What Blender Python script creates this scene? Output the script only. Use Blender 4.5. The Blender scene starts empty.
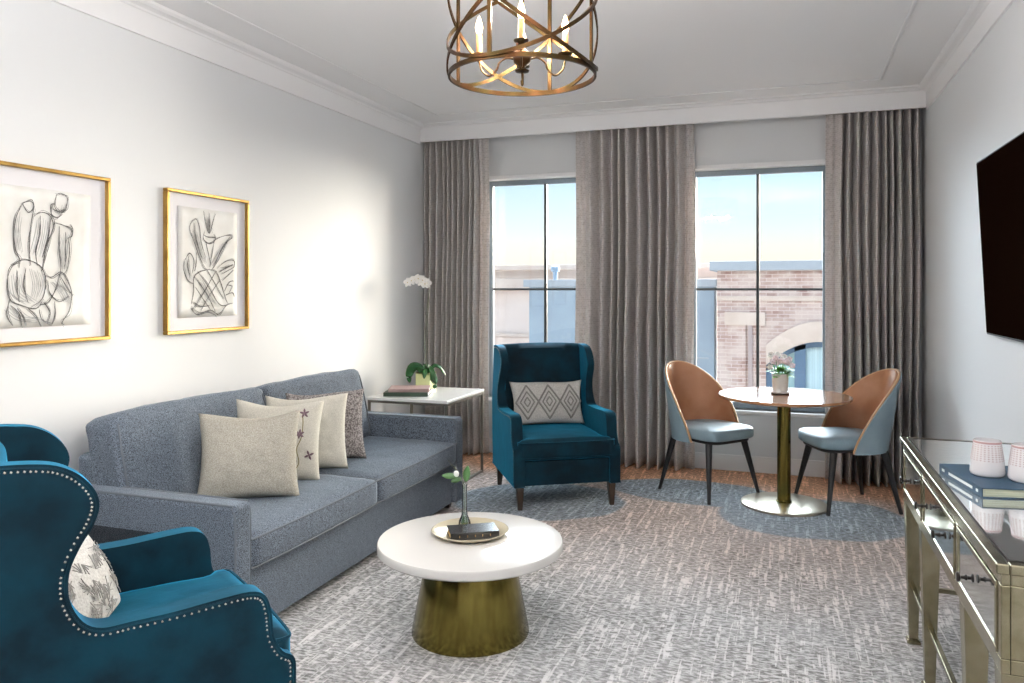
import bpy, bmesh, math, random
from mathutils import Vector, Matrix, noise
random.seed(7)
C = bpy.context.scene
PI = math.pi
# ------------------------------------------------------------------ camera
F_PX = 778.0
YAW = math.atan(275 / F_PX)
cam_d = bpy.data.cameras.new('camera')
cam = bpy.data.objects.new('camera', cam_d)
C.collection.objects.link(cam)
cam.location = (0, 0, 1.5)
cam.rotation_euler = (PI / 2, 0, YAW)
cam_d.sensor_width = 36
cam_d.lens = 36 * F_PX / 1024
cam_d.shift_y = -(341.5 - 288) / 1024
cam_d.clip_start = 0.05
C.camera = cam
# ------------------------------------------------------------------ world, lights, exposure
C.view_settings.view_transform = 'Standard'
C.view_settings.look = 'None'
C.view_settings.gamma = 1
C.view_settings.use_curve_mapping = False
C.view_settings.exposure = 0.22
C.cycles.use_denoising = True
C.cycles.max_bounces = 8
C.cycles.diffuse_bounces = 5
C.cycles.transparent_max_bounces = 12
C.cycles.sample_clamp_indirect = 6
wd = bpy.data.worlds.new('sky')
C.world = wd
wd.use_nodes = True
nt = wd.node_tree
bg = nt.nodes['Background']
tc = nt.nodes.new('ShaderNodeTexCoord')
sx = nt.nodes.new('ShaderNodeSeparateXYZ')
nt.links.new(tc.outputs['Generated'], sx.inputs[0])
cr = nt.nodes.new('ShaderNodeValToRGB')
nt.links.new(sx.outputs['Z'], cr.inputs[0])
e = cr.color_ramp.elements
e[0].position = 0.0; e[0].color = (0.95, 0.88, 0.78, 1)
e[1].position = 1.0; e[1].color = (0.25, 0.50, 0.95, 1)
for p, c in ((0.035, (1.0, 0.93, 0.80, 1)), (0.075, (0.84, 0.92, 0.90, 1)), (0.14, (0.60, 0.82, 1.0, 1)), (0.3, (0.42, 0.70, 1.0, 1))):
    k = e.new(p); k.color = c
nt.links.new(cr.outputs[0], bg.inputs[0])
bg.inputs[1].default_value = 1.04


def lamp(name, kind, energy, color, loc=(0, 0, 0), direction=(0, 0, -1), **kw):
    d = bpy.data.lights.new(name, kind)
    d.energy = energy; d.color = color
    for k, v in kw.items():
        setattr(d, k, v)
    o = bpy.data.objects.new(name, d)
    C.collection.objects.link(o)
    o.location = loc
    o.rotation_euler = Vector(direction).to_track_quat('-Z', 'Y').to_euler()
    return o


# added wide sun lamps boost the window light, cool from ahead and warm from the right; sun on the facades across the street
lamp('sky_fill', 'SUN', 33.0, (0.82, 0.91, 1.0), direction=(0.12, -1, -0.34), angle=math.radians(110))
lamp('low_warm_fill', 'SUN', 26.0, (1.0, 0.82, 0.62), direction=(-0.62, -1, -0.02), angle=math.radians(50))
lamp('facade_sun', 'SUN', 1.15, (1.0, 0.93, 0.85), direction=(0.25, 1, -0.55), angle=math.radians(3))
# added fill lamps without fixtures, out of view, aimed up to brighten the ceiling
for lx, ly in ((-2.2, 0.3), (0.0, 0.3)):
    lamp('ceiling_fill', 'AREA', 112, (1.0, 0.98, 0.97), loc=(lx, ly, 2.45), direction=(0, 0.0, 1), shape='DISK', size=0.6)


# ------------------------------------------------------------------ materials
MATS = {}


def mat(name, color, rough=0.5, metal=0.0, col2=None, nscale=8.0, bump=0.0, bscale=200.0, bstretch=(1, 1, 1), sheen=0.0,
        sheen_tint=(1, 1, 1), coat=0.0, emit=0.0, ecol=None, spec=0.5, contrast=(0.35, 0.65), trans=0.0, alpha=1.0, stretch=(1, 1, 1), coord='Object', bdist=0.002):
    m = bpy.data.materials.new(name)
    m.use_nodes = True
    t = m.node_tree
    b = t.nodes['Principled BSDF']
    c4 = tuple(color) + (1,)
    b.inputs['Base Color'].default_value = c4
    b.inputs['Roughness'].default_value = rough
    b.inputs['Metallic'].default_value = metal
    b.inputs['Specular IOR Level'].default_value = spec
    b.inputs['Sheen Weight'].default_value = sheen
    b.inputs['Sheen Tint'].default_value = tuple(sheen_tint) + (1,)
    b.inputs['Sheen Roughness'].default_value = 0.35
    b.inputs['Coat Weight'].default_value = coat
    b.inputs['Transmission Weight'].default_value = trans
    b.inputs['Alpha'].default_value = alpha
    if emit:
        b.inputs['Emission Color'].default_value = tuple(ecol or color) + (1,)
        b.inputs['Emission Strength'].default_value = emit
    tco = t.nodes.new('ShaderNodeTexCoord')
    if col2 is not None:
        mp = t.nodes.new('ShaderNodeMapping'); mp.inputs['Scale'].default_value = stretch
        t.links.new(tco.outputs[coord], mp.inputs[0])
        n = t.nodes.new('ShaderNodeTexNoise'); n.inputs['Scale'].default_value = nscale; n.inputs['Detail'].default_value = 4
        t.links.new(mp.outputs[0], n.inputs['Vector'])
        r = t.nodes.new('ShaderNodeValToRGB')
        r.color_ramp.elements[0].position = contrast[0]; r.color_ramp.elements[0].color = c4
        r.color_ramp.elements[1].position = contrast[1]; r.color_ramp.elements[1].color = tuple(col2) + (1,)
        t.links.new(n.outputs['Fac'], r.inputs[0])
        t.links.new(r.outputs[0], b.inputs['Base Color'])
    if bump:
        mp = t.nodes.new('ShaderNodeMapping'); mp.inputs['Scale'].default_value = bstretch
        t.links.new(tco.outputs[coord], mp.inputs[0])
        n = t.nodes.new('ShaderNodeTexNoise'); n.inputs['Scale'].default_value = bscale; n.inputs['Detail'].default_value = 3
        t.links.new(mp.outputs[0], n.inputs['Vector'])
        bp = t.nodes.new('ShaderNodeBump'); bp.inputs['Strength'].default_value = bump; bp.inputs['Distance'].default_value = bdist
        t.links.new(n.outputs['Fac'], bp.inputs['Height'])
        t.links.new(bp.outputs[0], b.inputs['Normal'])
    MATS[name] = m
    return m


wall_m = mat('wall_paint', (0.72, 0.735, 0.75), 0.6, bump=0.05, bscale=60)
ceil_m = mat('ceiling_paint', (0.87, 0.87, 0.88), 0.7, bump=0.04, bscale=60)
darkrear_m = mat('dark_rear_wall', (0.06, 0.035, 0.02), 0.5, col2=(0.09, 0.05, 0.03), nscale=4, stretch=(8, 8, .5))  # dark tone given to the unseen rear wall to deepen reflections and contrast
trim_m = mat('trim_paint', (0.84, 0.84, 0.85), 0.4)
frame_m = mat('window_frame_paint', (0.045, 0.055, 0.06), 0.4)
headframe_m = mat('window_head_paint', (0.22, 0.27, 0.31), 0.4)
velvet_m = mat('teal_velvet', (0.0004, 0.009, 0.016), 0.7, col2=(0.001, 0.025, 0.042), nscale=7, contrast=(0.38, 0.66), sheen=0.8, sheen_tint=(0.03, 0.45, 0.78), bump=0.25, bscale=14, bdist=0.006, spec=0.15)
tweed_m = mat('grey_blue_tweed', (0.022, 0.027, 0.034), 0.85, col2=(0.19, 0.228, 0.28), nscale=270, contrast=(0.38, 0.64), sheen=0.25, sheen_tint=(0.75, 0.87, 1), bump=0.5, bscale=26, bdist=0.006, stretch=(1, 1, 1), spec=0.2)
piping_m = mat('grey_piping', (0.10, 0.115, 0.135), 0.8)
linen_m = mat('beige_linen', (0.27, 0.25, 0.21), 0.9, col2=(0.49, 0.465, 0.40), nscale=260, bump=0.7, bscale=11, bdist=0.008, spec=0.15)
cream_m = mat('cream_linen', (0.46, 0.44, 0.38), 0.9, col2=(0.64, 0.615, 0.54), nscale=260, bump=0.6, bscale=11, bdist=0.008, spec=0.15)
brownp_m = mat('brown_boucle', (0.12, 0.105, 0.10), 0.95, col2=(0.38, 0.35, 0.34), nscale=110, contrast=(0.4, 0.62), bump=0.6, bscale=120, spec=0.1)
embroid_m = mat('olive_thread', (0.20, 0.16, 0.04), 0.8)
embroid2_m = mat('violet_thread', (0.16, 0.10, 0.12), 0.8)
gold_m = mat('gold_frame', (0.46, 0.29, 0.085), 0.32, 1.0, col2=(0.34, 0.20, 0.055), nscale=14)
brass_m = mat('brushed_brass', (0.20, 0.165, 0.045), 0.20, 1.0, col2=(0.15, 0.115, 0.03), nscale=3, stretch=(12, 12, .4), bump=0.1, bscale=60, bstretch=(1, 1, .03))
bronze_m = mat('antique_bronze', (0.085, 0.036, 0.015), 0.38, 1.0, col2=(0.045, 0.032, 0.012), nscale=12)
mat_m = mat('picture_mount', (0.74, 0.73, 0.76), 0.7)
paper_m = mat('sketch_paper', (0.70, 0.69, 0.66), 0.7, col2=(0.80, 0.80, 0.78), nscale=5, bump=0.2, bscale=9)
char_m = mat('charcoal', (0.06, 0.06, 0.06), 0.9, col2=(0.20, 0.20, 0.20), nscale=60)
smudge_m = mat('charcoal_smudge', (0.36, 0.36, 0.36), 0.9, col2=(0.52, 0.52, 0.51), nscale=40)
darkwood_m = mat('espresso_wood', (0.025, 0.014, 0.009), 0.35, col2=(0.04, 0.022, 0.012), nscale=8, stretch=(1, 1, .1))
black_m = mat('black_metal', (0.008, 0.008, 0.010), 0.4)
nail_m = mat('nailhead_pewter', (0.55, 0.52, 0.46), 0.25, 1.0)
white_top_m = mat('white_lacquer', (0.70, 0.685, 0.66), 0.16, coat=0.3)
marble_m = mat('white_marble', (0.82, 0.82, 0.80), 0.15, col2=(0.72, 0.72, 0.72), nscale=3, contrast=(.55, .8))
nickel_m = mat('pewter_tube', (0.22, 0.20, 0.17), 0.35, 0.9)
leather_m = mat('tan_leather', (0.44, 0.215, 0.115), 0.27, col2=(0.36, 0.16, 0.08), nscale=6, bump=0.15, bscale=90)
seatblue_m = mat('slate_blue_leather', (0.20, 0.29, 0.34), 0.42, col2=(0.25, 0.34, 0.39), nscale=6, bump=0.1, bscale=90)
rim_m = mat('tan_rim', (0.50, 0.30, 0.15), 0.4)
walnut_m = mat('walnut_top', (0.30, 0.13, 0.055), 0.16, col2=(0.42, 0.21, 0.10), nscale=3, stretch=(1, 9, 1), coat=0.4)
satin_m = mat('satin_steel', (0.50, 0.45, 0.36), 0.30, 1.0)
champ_m = mat('champagne_silver', (0.40, 0.36, 0.25), 0.24, 1.0, col2=(0.29, 0.26, 0.16), nscale=20)
mirror_m = mat('mirror_glass', (0.86, 0.90, 0.89), 0.02, 1.0)
topmirror_m = mat('clouded_mirror', (0.80, 0.84, 0.84), 0.045, 0.86, col2=(0.90, 0.92, 0.92), nscale=30, bump=0.04, bscale=14)
antmirror_m = mat('aged_mirror', (0.70, 0.76, 0.76), 0.07, 1.0, bump=0.05, bscale=10)
handle_m = mat('dark_bronze', (0.035, 0.03, 0.028), 0.3, 0.8)
screen_m = mat('tv_screen', (0.006, 0.0025, 0.0015), 0.6, spec=0.0)
bezel_m = mat('tv_bezel', (0.01, 0.01, 0.01), 0.35)
navy_m = mat('navy_cloth', (0.012, 0.045, 0.085), 0.55)
pages_m = mat('page_block', (0.33, 0.36, 0.26), 0.8, col2=(0.45, 0.46, 0.36), nscale=4, stretch=(1, 1, 120))
print_m = mat('white_print', (0.75, 0.78, 0.78), 0.6)
greenbk_m = mat('dark_green_cover', (0.02, 0.045, 0.025), 0.5)
mauve_m = mat('mauve_cover', (0.36, 0.25, 0.24), 0.5)
whitepg_m = mat('white_pages', (0.74, 0.74, 0.74), 0.8, col2=(0.6, 0.6, 0.6), nscale=4, stretch=(1, 1, 120))
blackbk_m = mat('black_leather_cover', (0.012, 0.013, 0.015), 0.22)
goldpg_m = mat('gilt_pages', (0.45, 0.27, 0.08), 0.4, 0.3)
tray_m = mat('cream_enamel', (0.60, 0.54, 0.40), 0.25, 0.35)
potgreen_m = mat('pale_lime_ceramic', (0.62, 0.66, 0.30), 0.3, col2=(0.74, 0.76, 0.42), nscale=3)
potwhite_m = mat('white_ceramic', (0.78, 0.76, 0.72), 0.35, bump=.1, bscale=30)
leafd_m = mat('orchid_leaf', (0.012, 0.075, 0.02), 0.25, col2=(0.03, 0.13, 0.035), nscale=9)
leaf_m = mat('fresh_leaf', (0.05, 0.25, 0.025), 0.4, col2=(0.12, 0.38, 0.05), nscale=20)
leafo_m = mat('olive_leaf', (0.035, 0.10, 0.03), 0.4, col2=(0.07, 0.16, 0.05), nscale=20)
stem_m = mat('plant_stem', (0.045, 0.055, 0.025), 0.5)
petal_m = mat('white_petal', (0.84, 0.83, 0.80), 0.5)
pinkpetal_m = mat('pale_pink_petal', (0.86, 0.66, 0.66), 0.5, col2=(0.88, 0.82, 0.90), nscale=30)
yellow_m = mat('petal_heart', (0.55, 0.42, 0.08), 0.5)
moss_m = mat('potting_moss', (0.06, 0.05, 0.025), 0.9, col2=(0.12, 0.10, 0.05), nscale=60)
candle_m = mat('candle_sleeve', (0.55, 0.25, 0.08), 0.5)
bulb_m = mat('candle_bulb', (1.0, 0.72, 0.42), 0.3, emit=14, ecol=(1.0, 0.66, 0.36))
lgrey_m = mat('pale_knit', (0.42, 0.405, 0.38), 0.9, col2=(0.60, 0.58, 0.55), nscale=150, bump=.6, bscale=150)
dgrey_m = mat('grey_knit', (0.20, 0.19, 0.18), 0.9, col2=(0.28, 0.27, 0.25), nscale=150)
blackgls_m = mat('black_glass', (0.006, 0.006, 0.007), 0.05, spec=0.8)
tumbler_m = mat('pearl_glass', (0.80, 0.78, 0.79), 0.12, coat=0.5, alpha=1)
redpat_m = mat('garnet_pattern', (0.42, 0.26, 0.26), 0.4)


def glass(name, tint, gloss=0.06, rough=0.0):
    m = bpy.data.materials.new(name); m.use_nodes = True
    t = m.node_tree; t.nodes.clear()
    o = t.nodes.new('ShaderNodeOutputMaterial')
    tr = t.nodes.new('ShaderNodeBsdfTransparent'); tr.inputs[0].default_value = tuple(tint) + (1,)
    gl = t.nodes.new('ShaderNodeBsdfGlossy'); gl.inputs['Roughness'].default_value = rough
    fr = t.nodes.new('ShaderNodeFresnel'); fr.inputs[0].default_value = 1.45
    ml = t.nodes.new('ShaderNodeMath'); ml.operation = 'MULTIPLY_ADD'; ml.inputs[1].default_value = 0.9; ml.inputs[2].default_value = gloss - 0.04
    mx = t.nodes.new('ShaderNodeMixShader')
    t.links.new(fr.outputs[0], ml.inputs[0]); t.links.new(ml.outputs[0], mx.inputs[0])
    t.links.new(tr.outputs[0], mx.inputs[1]); t.links.new(gl.outputs[0], mx.inputs[2]); t.links.new(mx.outputs[0], o.inputs[0])
    return m


pane_m = glass('window_glass', (0.97, 0.99, 0.99), 0.04)
vase_m = glass('vase_glass', (0.90, 0.95, 0.93), 0.16)


def carpet():
    m = bpy.data.materials.new('woven_carpet'); m.use_nodes = True
    t = m.node_tree; b = t.nodes['Principled BSDF']; L = t.links.new
    b.inputs['Roughness'].default_value = 0.95; b.inputs['Specular IOR Level'].default_value = 0.1
    tc = t.nodes.new('ShaderNodeTexCoord')

    def noi(scale, st, det=3.0, rot=0.0, loc=(0, 0, 0)):
        mp = t.nodes.new('ShaderNodeMapping'); mp.inputs['Scale'].default_value = st
        mp.inputs['Rotation'].default_value = (0, 0, rot); mp.inputs['Location'].default_value = loc
        L(tc.outputs['Object'], mp.inputs[0])
        n = t.nodes.new('ShaderNodeTexNoise'); n.inputs['Scale'].default_value = scale; n.inputs['Detail'].default_value = det
        n.inputs['Roughness'].default_value = 0.65
        L(mp.outputs[0], n.inputs['Vector'])
        return n.outputs['Fac']

    def ramp(fac, stops):
        r = t.nodes.new('ShaderNodeValToRGB')
        el = r.color_ramp.elements
        el[0].position, el[0].color = stops[0][0], stops[0][1] + (1,)
        el[1].position, el[1].color = stops[-1][0], stops[-1][1] + (1,)
        for p, c in stops[1:-1]:
            k = el.new(p); k.color = c + (1,)
        L(fac, r.inputs[0]); return r.outputs[0]

    def mix(fac, a, c, mode='MIX'):
        x = t.nodes.new('ShaderNodeMix'); x.data_type = 'RGBA'; x.blend_type = mode
        if isinstance(fac, float): x.inputs[0].default_value = fac
        else: L(fac, x.inputs[0])
        for i, v in ((6, a), (7, c)):
            if isinstance(v, tuple): x.inputs[i].default_value = v + (1,)
            else: L(v, x.inputs[i])
        return x.outputs[2]
    frag = noi(42, (0.7, 1.7, 1), 5)
    base = ramp(frag, ((0.37, (0.105, 0.102, 0.10)), (0.49, (0.27, 0.265, 0.26)), (0.59, (0.54, 0.53, 0.535))))
    big = noi(1.3, (1, 1, 1), 2)
    base = mix(ramp(big, ((0.35, (0.0,) * 3), (0.7, (0.25,) * 3))), base, (0.48, 0.475, 0.48))
    # long pale streaks, broken, along the room and a few across
    s1 = ramp(noi(9, (4.6, 0.32, 1), 2, 0.0), ((0.54, (0, 0, 0)), (0.60, (0.8,) * 3)))
    brk = ramp(noi(26, (1, 1, 1), 2, 0, (3, 1, 0)), ((0.40, (0, 0, 0)), (0.52, (1, 1, 1))))
    s1 = mix(1.0, s1, brk, 'MULTIPLY')
    base = mix(s1, base, (0.68, 0.66, 0.66))
    s2 = ramp(noi(9, (0.40, 4.4, 1), 3, 0.0, (5, 2, 0)), ((0.58, (0, 0, 0)), (0.66, (0.6,) * 3)))
    s2 = mix(1.0, s2, brk, 'MULTIPLY')
    base = mix(s2, base, (0.70, 0.69, 0.70))
    base0 = base
    # broad colour fields: warm rust near the windows, cool blue-grey island, sand beyond its edge
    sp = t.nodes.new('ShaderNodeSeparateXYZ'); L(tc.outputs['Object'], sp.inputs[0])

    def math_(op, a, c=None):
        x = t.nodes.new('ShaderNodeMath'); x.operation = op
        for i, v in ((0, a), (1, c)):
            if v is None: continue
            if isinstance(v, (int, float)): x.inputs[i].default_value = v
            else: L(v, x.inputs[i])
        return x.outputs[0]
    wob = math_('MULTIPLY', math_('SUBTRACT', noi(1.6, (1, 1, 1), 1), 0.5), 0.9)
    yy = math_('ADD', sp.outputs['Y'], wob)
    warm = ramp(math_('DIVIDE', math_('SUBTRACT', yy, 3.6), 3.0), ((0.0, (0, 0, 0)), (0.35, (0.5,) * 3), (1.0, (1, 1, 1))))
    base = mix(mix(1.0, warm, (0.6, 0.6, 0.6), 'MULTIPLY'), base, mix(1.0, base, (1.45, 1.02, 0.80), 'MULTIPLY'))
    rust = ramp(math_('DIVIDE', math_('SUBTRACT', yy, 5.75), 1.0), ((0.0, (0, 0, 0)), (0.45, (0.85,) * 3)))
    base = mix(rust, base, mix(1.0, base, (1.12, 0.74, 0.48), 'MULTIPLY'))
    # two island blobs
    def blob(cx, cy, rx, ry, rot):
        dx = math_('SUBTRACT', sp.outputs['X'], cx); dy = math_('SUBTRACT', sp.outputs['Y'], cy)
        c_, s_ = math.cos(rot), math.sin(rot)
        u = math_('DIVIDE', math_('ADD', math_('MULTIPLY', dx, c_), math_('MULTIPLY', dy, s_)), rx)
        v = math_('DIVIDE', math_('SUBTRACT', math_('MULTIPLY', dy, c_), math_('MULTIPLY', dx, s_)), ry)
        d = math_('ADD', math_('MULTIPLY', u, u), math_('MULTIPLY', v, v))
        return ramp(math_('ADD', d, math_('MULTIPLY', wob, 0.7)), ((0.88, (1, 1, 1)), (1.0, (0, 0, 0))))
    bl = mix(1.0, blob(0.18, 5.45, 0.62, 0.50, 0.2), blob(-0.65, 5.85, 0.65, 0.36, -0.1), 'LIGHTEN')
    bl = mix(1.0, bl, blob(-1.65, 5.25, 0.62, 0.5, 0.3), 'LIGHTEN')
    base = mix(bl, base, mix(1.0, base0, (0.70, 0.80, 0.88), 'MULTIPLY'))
    L(base, b.inputs['Base Color'])
    bp = t.nodes.new('ShaderNodeBump'); bp.inputs['Strength'].default_value = 0.5; bp.inputs['Distance'].default_value = 0.004
    L(frag, bp.inputs['Height']); L(bp.outputs[0], b.inputs['Normal'])
    return m


def curtain_mat():
    m = bpy.data.materials.new('curtain_weave'); m.use_nodes = True
    t = m.node_tree; b = t.nodes['Principled BSDF']; L = t.links.new
    b.inputs['Roughness'].default_value = 0.85; b.inputs['Specular IOR Level'].default_value = 0.15
    b.inputs['Sheen Weight'].default_value = 0.2
    tc = t.nodes.new('ShaderNodeTexCoord')
    mp = t.nodes.new('ShaderNodeMapping'); mp.inputs['Scale'].default_value = (1, 1, 1)
    L(tc.outputs['UV'], mp.inputs[0])
    br = t.nodes.new('ShaderNodeTexBrick')
    br.inputs['Scale'].default_value = 14; br.inputs['Mortar Size'].default_value = 0.018; br.inputs['Mortar Smooth'].default_value = 0.3
    br.inputs['Brick Width'].default_value = 0.42; br.inputs['Row Height'].default_value = 0.22
    br.inputs['Color1'].default_value = (0.56, 0.52, 0.505, 1); br.inputs['Color2'].default_value = (0.72, 0.68, 0.665, 1)
    br.inputs['Mortar'].default_value = (0.84, 0.81, 0.80, 1)
    L(mp.outputs[0], br.inputs['Vector'])
    n = t.nodes.new('ShaderNodeTexNoise'); n.inputs['Scale'].default_value = 90
    L(mp.outputs[0], n.inputs['Vector'])
    mx = t.nodes.new('ShaderNodeMix'); mx.data_type = 'RGBA'; mx.blend_type = 'OVERLAY'; mx.inputs[0].default_value = 0.5
    L(br.outputs[0], mx.inputs[6]); L(n.outputs['Color'], mx.inputs[7])
    L(br.outputs[0], b.inputs['Base Color'])
    bp = t.nodes.new('ShaderNodeBump'); bp.inputs['Strength'].default_value = 0.4; bp.inputs['Distance'].default_value = 0.003
    L(n.outputs['Fac'], bp.inputs['Height']); L(bp.outputs[0], b.inputs['Normal'])
    # thin cloth lets some daylight through
    tl = t.nodes.new('ShaderNodeBsdfTranslucent'); tl.inputs[0].default_value = (0.55, 0.50, 0.46, 1)
    ms = t.nodes.new('ShaderNodeMixShader'); ms.inputs[0].default_value = 0.22
    out = t.nodes['Material Output']
    L(b.outputs[0], ms.inputs[1]); L(tl.outputs[0], ms.inputs[2]); L(ms.outputs[0], out.inputs[0])
    return m


def brick_mat(name, c1, c2, mortar, scale=4.2):
    m = bpy.data.materials.new(name); m.use_nodes = True
    t = m.node_tree; b = t.nodes['Principled BSDF']; L = t.links.new
    b.inputs['Roughness'].default_value = 0.9
    tc = t.nodes.new('ShaderNodeTexCoord')
    sp = t.nodes.new('ShaderNodeSeparateXYZ'); cb = t.nodes.new('ShaderNodeCombineXYZ')
    L(tc.outputs['Object'], sp.inputs[0]); L(sp.outputs['X'], cb.inputs[0]); L(sp.outputs['Z'], cb.inputs[1])
    br = t.nodes.new('ShaderNodeTexBrick'); br.inputs['Scale'].default_value = scale
    br.inputs['Mortar Size'].default_value = 0.02
    br.inputs['Color1'].default_value = c1 + (1,); br.inputs['Color2'].default_value = c2 + (1,); br.inputs['Mortar'].default_value = mortar + (1,)
    br.inputs['Brick Width'].default_value = 0.8; br.inputs['Row Height'].default_value = 0.26
    L(cb.outputs[0], br.inputs['Vector'])
    n = t.nodes.new('ShaderNodeTexNoise'); n.inputs['Scale'].default_value = 2.5; n.inputs['Detail'].default_value = 6
    L(tc.outputs['Object'], n.inputs['Vector'])
    mx = t.nodes.new('ShaderNodeMix'); mx.data_type = 'RGBA'; mx.inputs[7].default_value = mortar + (1,)
    r = t.nodes.new('ShaderNodeValToRGB'); r.color_ramp.elements[0].position = .42; r.color_ramp.elements[1].position = .58
    r.color_ramp.elements[1].color = (0.6, 0.6, 0.6, 1)
    L(n.outputs['Fac'], r.inputs[0]); L(r.outputs[0], mx.inputs[0]); L(br.outputs[0], mx.inputs[6])
    L(mx.outputs[2], b.inputs['Base Color'])
    return m


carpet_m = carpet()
curtain_m = curtain_mat()
brick_m = brick_mat('whitewashed_brick', (0.30, 0.19, 0.17), (0.48, 0.37, 0.34), (0.58, 0.50, 0.47))
stone_m = mat('pale_limestone', (0.52, 0.43, 0.38), 0.9, col2=(0.58, 0.50, 0.45), nscale=3)
coping_m = mat('grey_coping', (0.33, 0.37, 0.42), 0.7)
stucco_m = mat('white_stucco', (0.58, 0.49, 0.45), 0.9, col2=(0.64, 0.56, 0.52), nscale=1.2)
clad_m = mat('blue_grey_cladding', (0.24, 0.31, 0.39), 0.6, col2=(0.28, 0.36, 0.44), nscale=1.5)
bluefr_m = mat('slate_blue_joinery', (0.07, 0.14, 0.24), 0.5)
paleglass_m = mat('pale_window_glass', (0.30, 0.48, 0.52), 0.15)
sheer_m = mat('sheer_curtain', (0.50, 0.66, 0.72), 0.9, col2=(0.30, 0.44, 0.52), nscale=9, stretch=(1.6, 1, 0.01))


# ------------------------------------------------------------------ mesh helpers
def finish(name, bm, m, parent=None, smooth=True, bevel=0.0, seg=3, subsurf=0, ang=35, solid=0.0):
    me = bpy.data.meshes.new(name)
    bmesh.ops.recalc_face_normals(bm, faces=bm.faces[:])
    bm.to_mesh(me); bm.free()
    o = bpy.data.objects.new(name, me)
    C.collection.objects.link(o)
    me.materials.append(m)
    if parent is not None:
        o.parent = parent
    if smooth:
        for p in me.polygons:
            p.use_smooth = True
        me.set_sharp_from_angle(angle=math.radians(ang))
    if solid:
        s = o.modifiers.new('solid', 'SOLIDIFY'); s.thickness = solid; s.offset = 0
    if bevel:
        b = o.modifiers.new('bevel', 'BEVEL'); b.width = bevel; b.segments = seg; b.limit_method = 'ANGLE'; b.angle_limit = math.radians(40)
        b.harden_normals = True
        for p in me.polygons:
            p.use_smooth = True
        for ed in me.edges:
            ed.use_edge_sharp = False
    if subsurf:
        s = o.modifiers.new('sub', 'SUBSURF'); s.levels = subsurf; s.render_levels = subsurf
    return o


def box(bm, x0, x1, y0, y1, z0, z1, mtx=None):
    vs = [bm.verts.new(Vector(p)) for p in ((x0, y0, z0), (x1, y0, z0), (x1, y1, z0), (x0, y1, z0), (x0, y0, z1), (x1, y0, z1), (x1, y1, z1), (x0, y1, z1))]
    if mtx is not None:
        for v in vs: v.co = mtx @ v.co
    for f in ((0, 3, 2, 1), (4, 5, 6, 7), (0, 1, 5, 4), (1, 2, 6, 5), (2, 3, 7, 6), (3, 0, 4, 7)):
        bm.faces.new([vs[i] for i in f])
    return vs


def B(*a, **k):
    bm = bmesh.new(); box(bm, *a, **k); return bm


def taper(bm, c0, c1, h0, h1):
    """square bar from c0 (half-size h0) to c1 (half-size h1)"""
    a = [bm.verts.new((c0[0] + sx_ * h0, c0[1] + sy_ * h0, c0[2])) for sx_, sy_ in ((-1, -1), (1, -1), (1, 1), (-1, 1))]
    b = [bm.verts.new((c1[0] + sx_ * h1, c1[1] + sy_ * h1, c1[2])) for sx_, sy_ in ((-1, -1), (1, -1), (1, 1), (-1, 1))]
    bm.faces.new(a[::-1]); bm.faces.new(b)
    for i in range(4):
        bm.faces.new((a[i], a[(i + 1) % 4], b[(i + 1) % 4], b[i]))


def prism(bm, pts, lo, hi, plane='xz'):
    def mk(p, h):
        if plane == 'xz': return (p[0], h, p[1])
        if plane == 'xy': return (p[0], p[1], h)
        return (h, p[0], p[1])
    a = [bm.verts.new(mk(p, lo)) for p in pts]; b = [bm.verts.new(mk(p, hi)) for p in pts]
    n = len(pts)
    bm.faces.new(a[::-1]); bm.faces.new(b)
    for i in range(n):
        bm.faces.new((a[i], a[(i + 1) % n], b[(i + 1) % n], b[i]))


def lathe(bm, prof, seg=48, c=(0, 0, 0), close=False):
    rings = []
    for r, z in prof:
        if r < 1e-6:
            rings.append([bm.verts.new((c[0], c[1], c[2] + z))])
        else:
            rings.append([bm.verts.new((c[0] + r * math.cos(2 * PI * i / seg), c[1] + r * math.sin(2 * PI * i / seg), c[2] + z)) for i in range(seg)])
    for a, b in zip(rings, rings[1:]):
        for i in range(seg):
            j = (i + 1) % seg
            if len(a) == 1 and len(b) == 1: continue
            if len(a) == 1: bm.faces.new((a[0], b[i], b[j]))
            elif len(b) == 1: bm.faces.new((a[i], a[j], b[0]))
            else: bm.faces.new((a[i], a[j], b[j], b[i]))


def tube(bm, pts, r, seg=8, closed=False, flat=None):
    pts = [Vector(p) for p in pts]
    n = len(pts); rings = []
    rr = r if isinstance(r, (list, tuple)) else [r] * n
    up = None
    for i in range(n):
        a = pts[(i - 1) % n] if (closed or i > 0) else pts[i]
        b = pts[(i + 1) % n] if (closed or i < n - 1) else pts[i]
        t = (b - a).normalized()
        if up is None:
            up = Vector((0, 0, 1)) if abs(t.z) < 0.9 else Vector((1, 0, 0))
        s = t.cross(up).normalized(); up = s.cross(t).normalized()
        rings.append([bm.verts.new(pts[i] + (s * math.cos(2 * PI * k / seg) + up * math.sin(2 * PI * k / seg)) * rr[i]) for k in range(seg)])
    m = n if closed else n - 1
    for i in range(m):
        a, b = rings[i], rings[(i + 1) % n]
        for k in range(seg):
            bm.faces.new((a[k], a[(k + 1) % seg], b[(k + 1) % seg], b[k]))
    if not closed:
        bm.faces.new(rings[0][::-1]); bm.faces.new(rings[-1])


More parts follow.
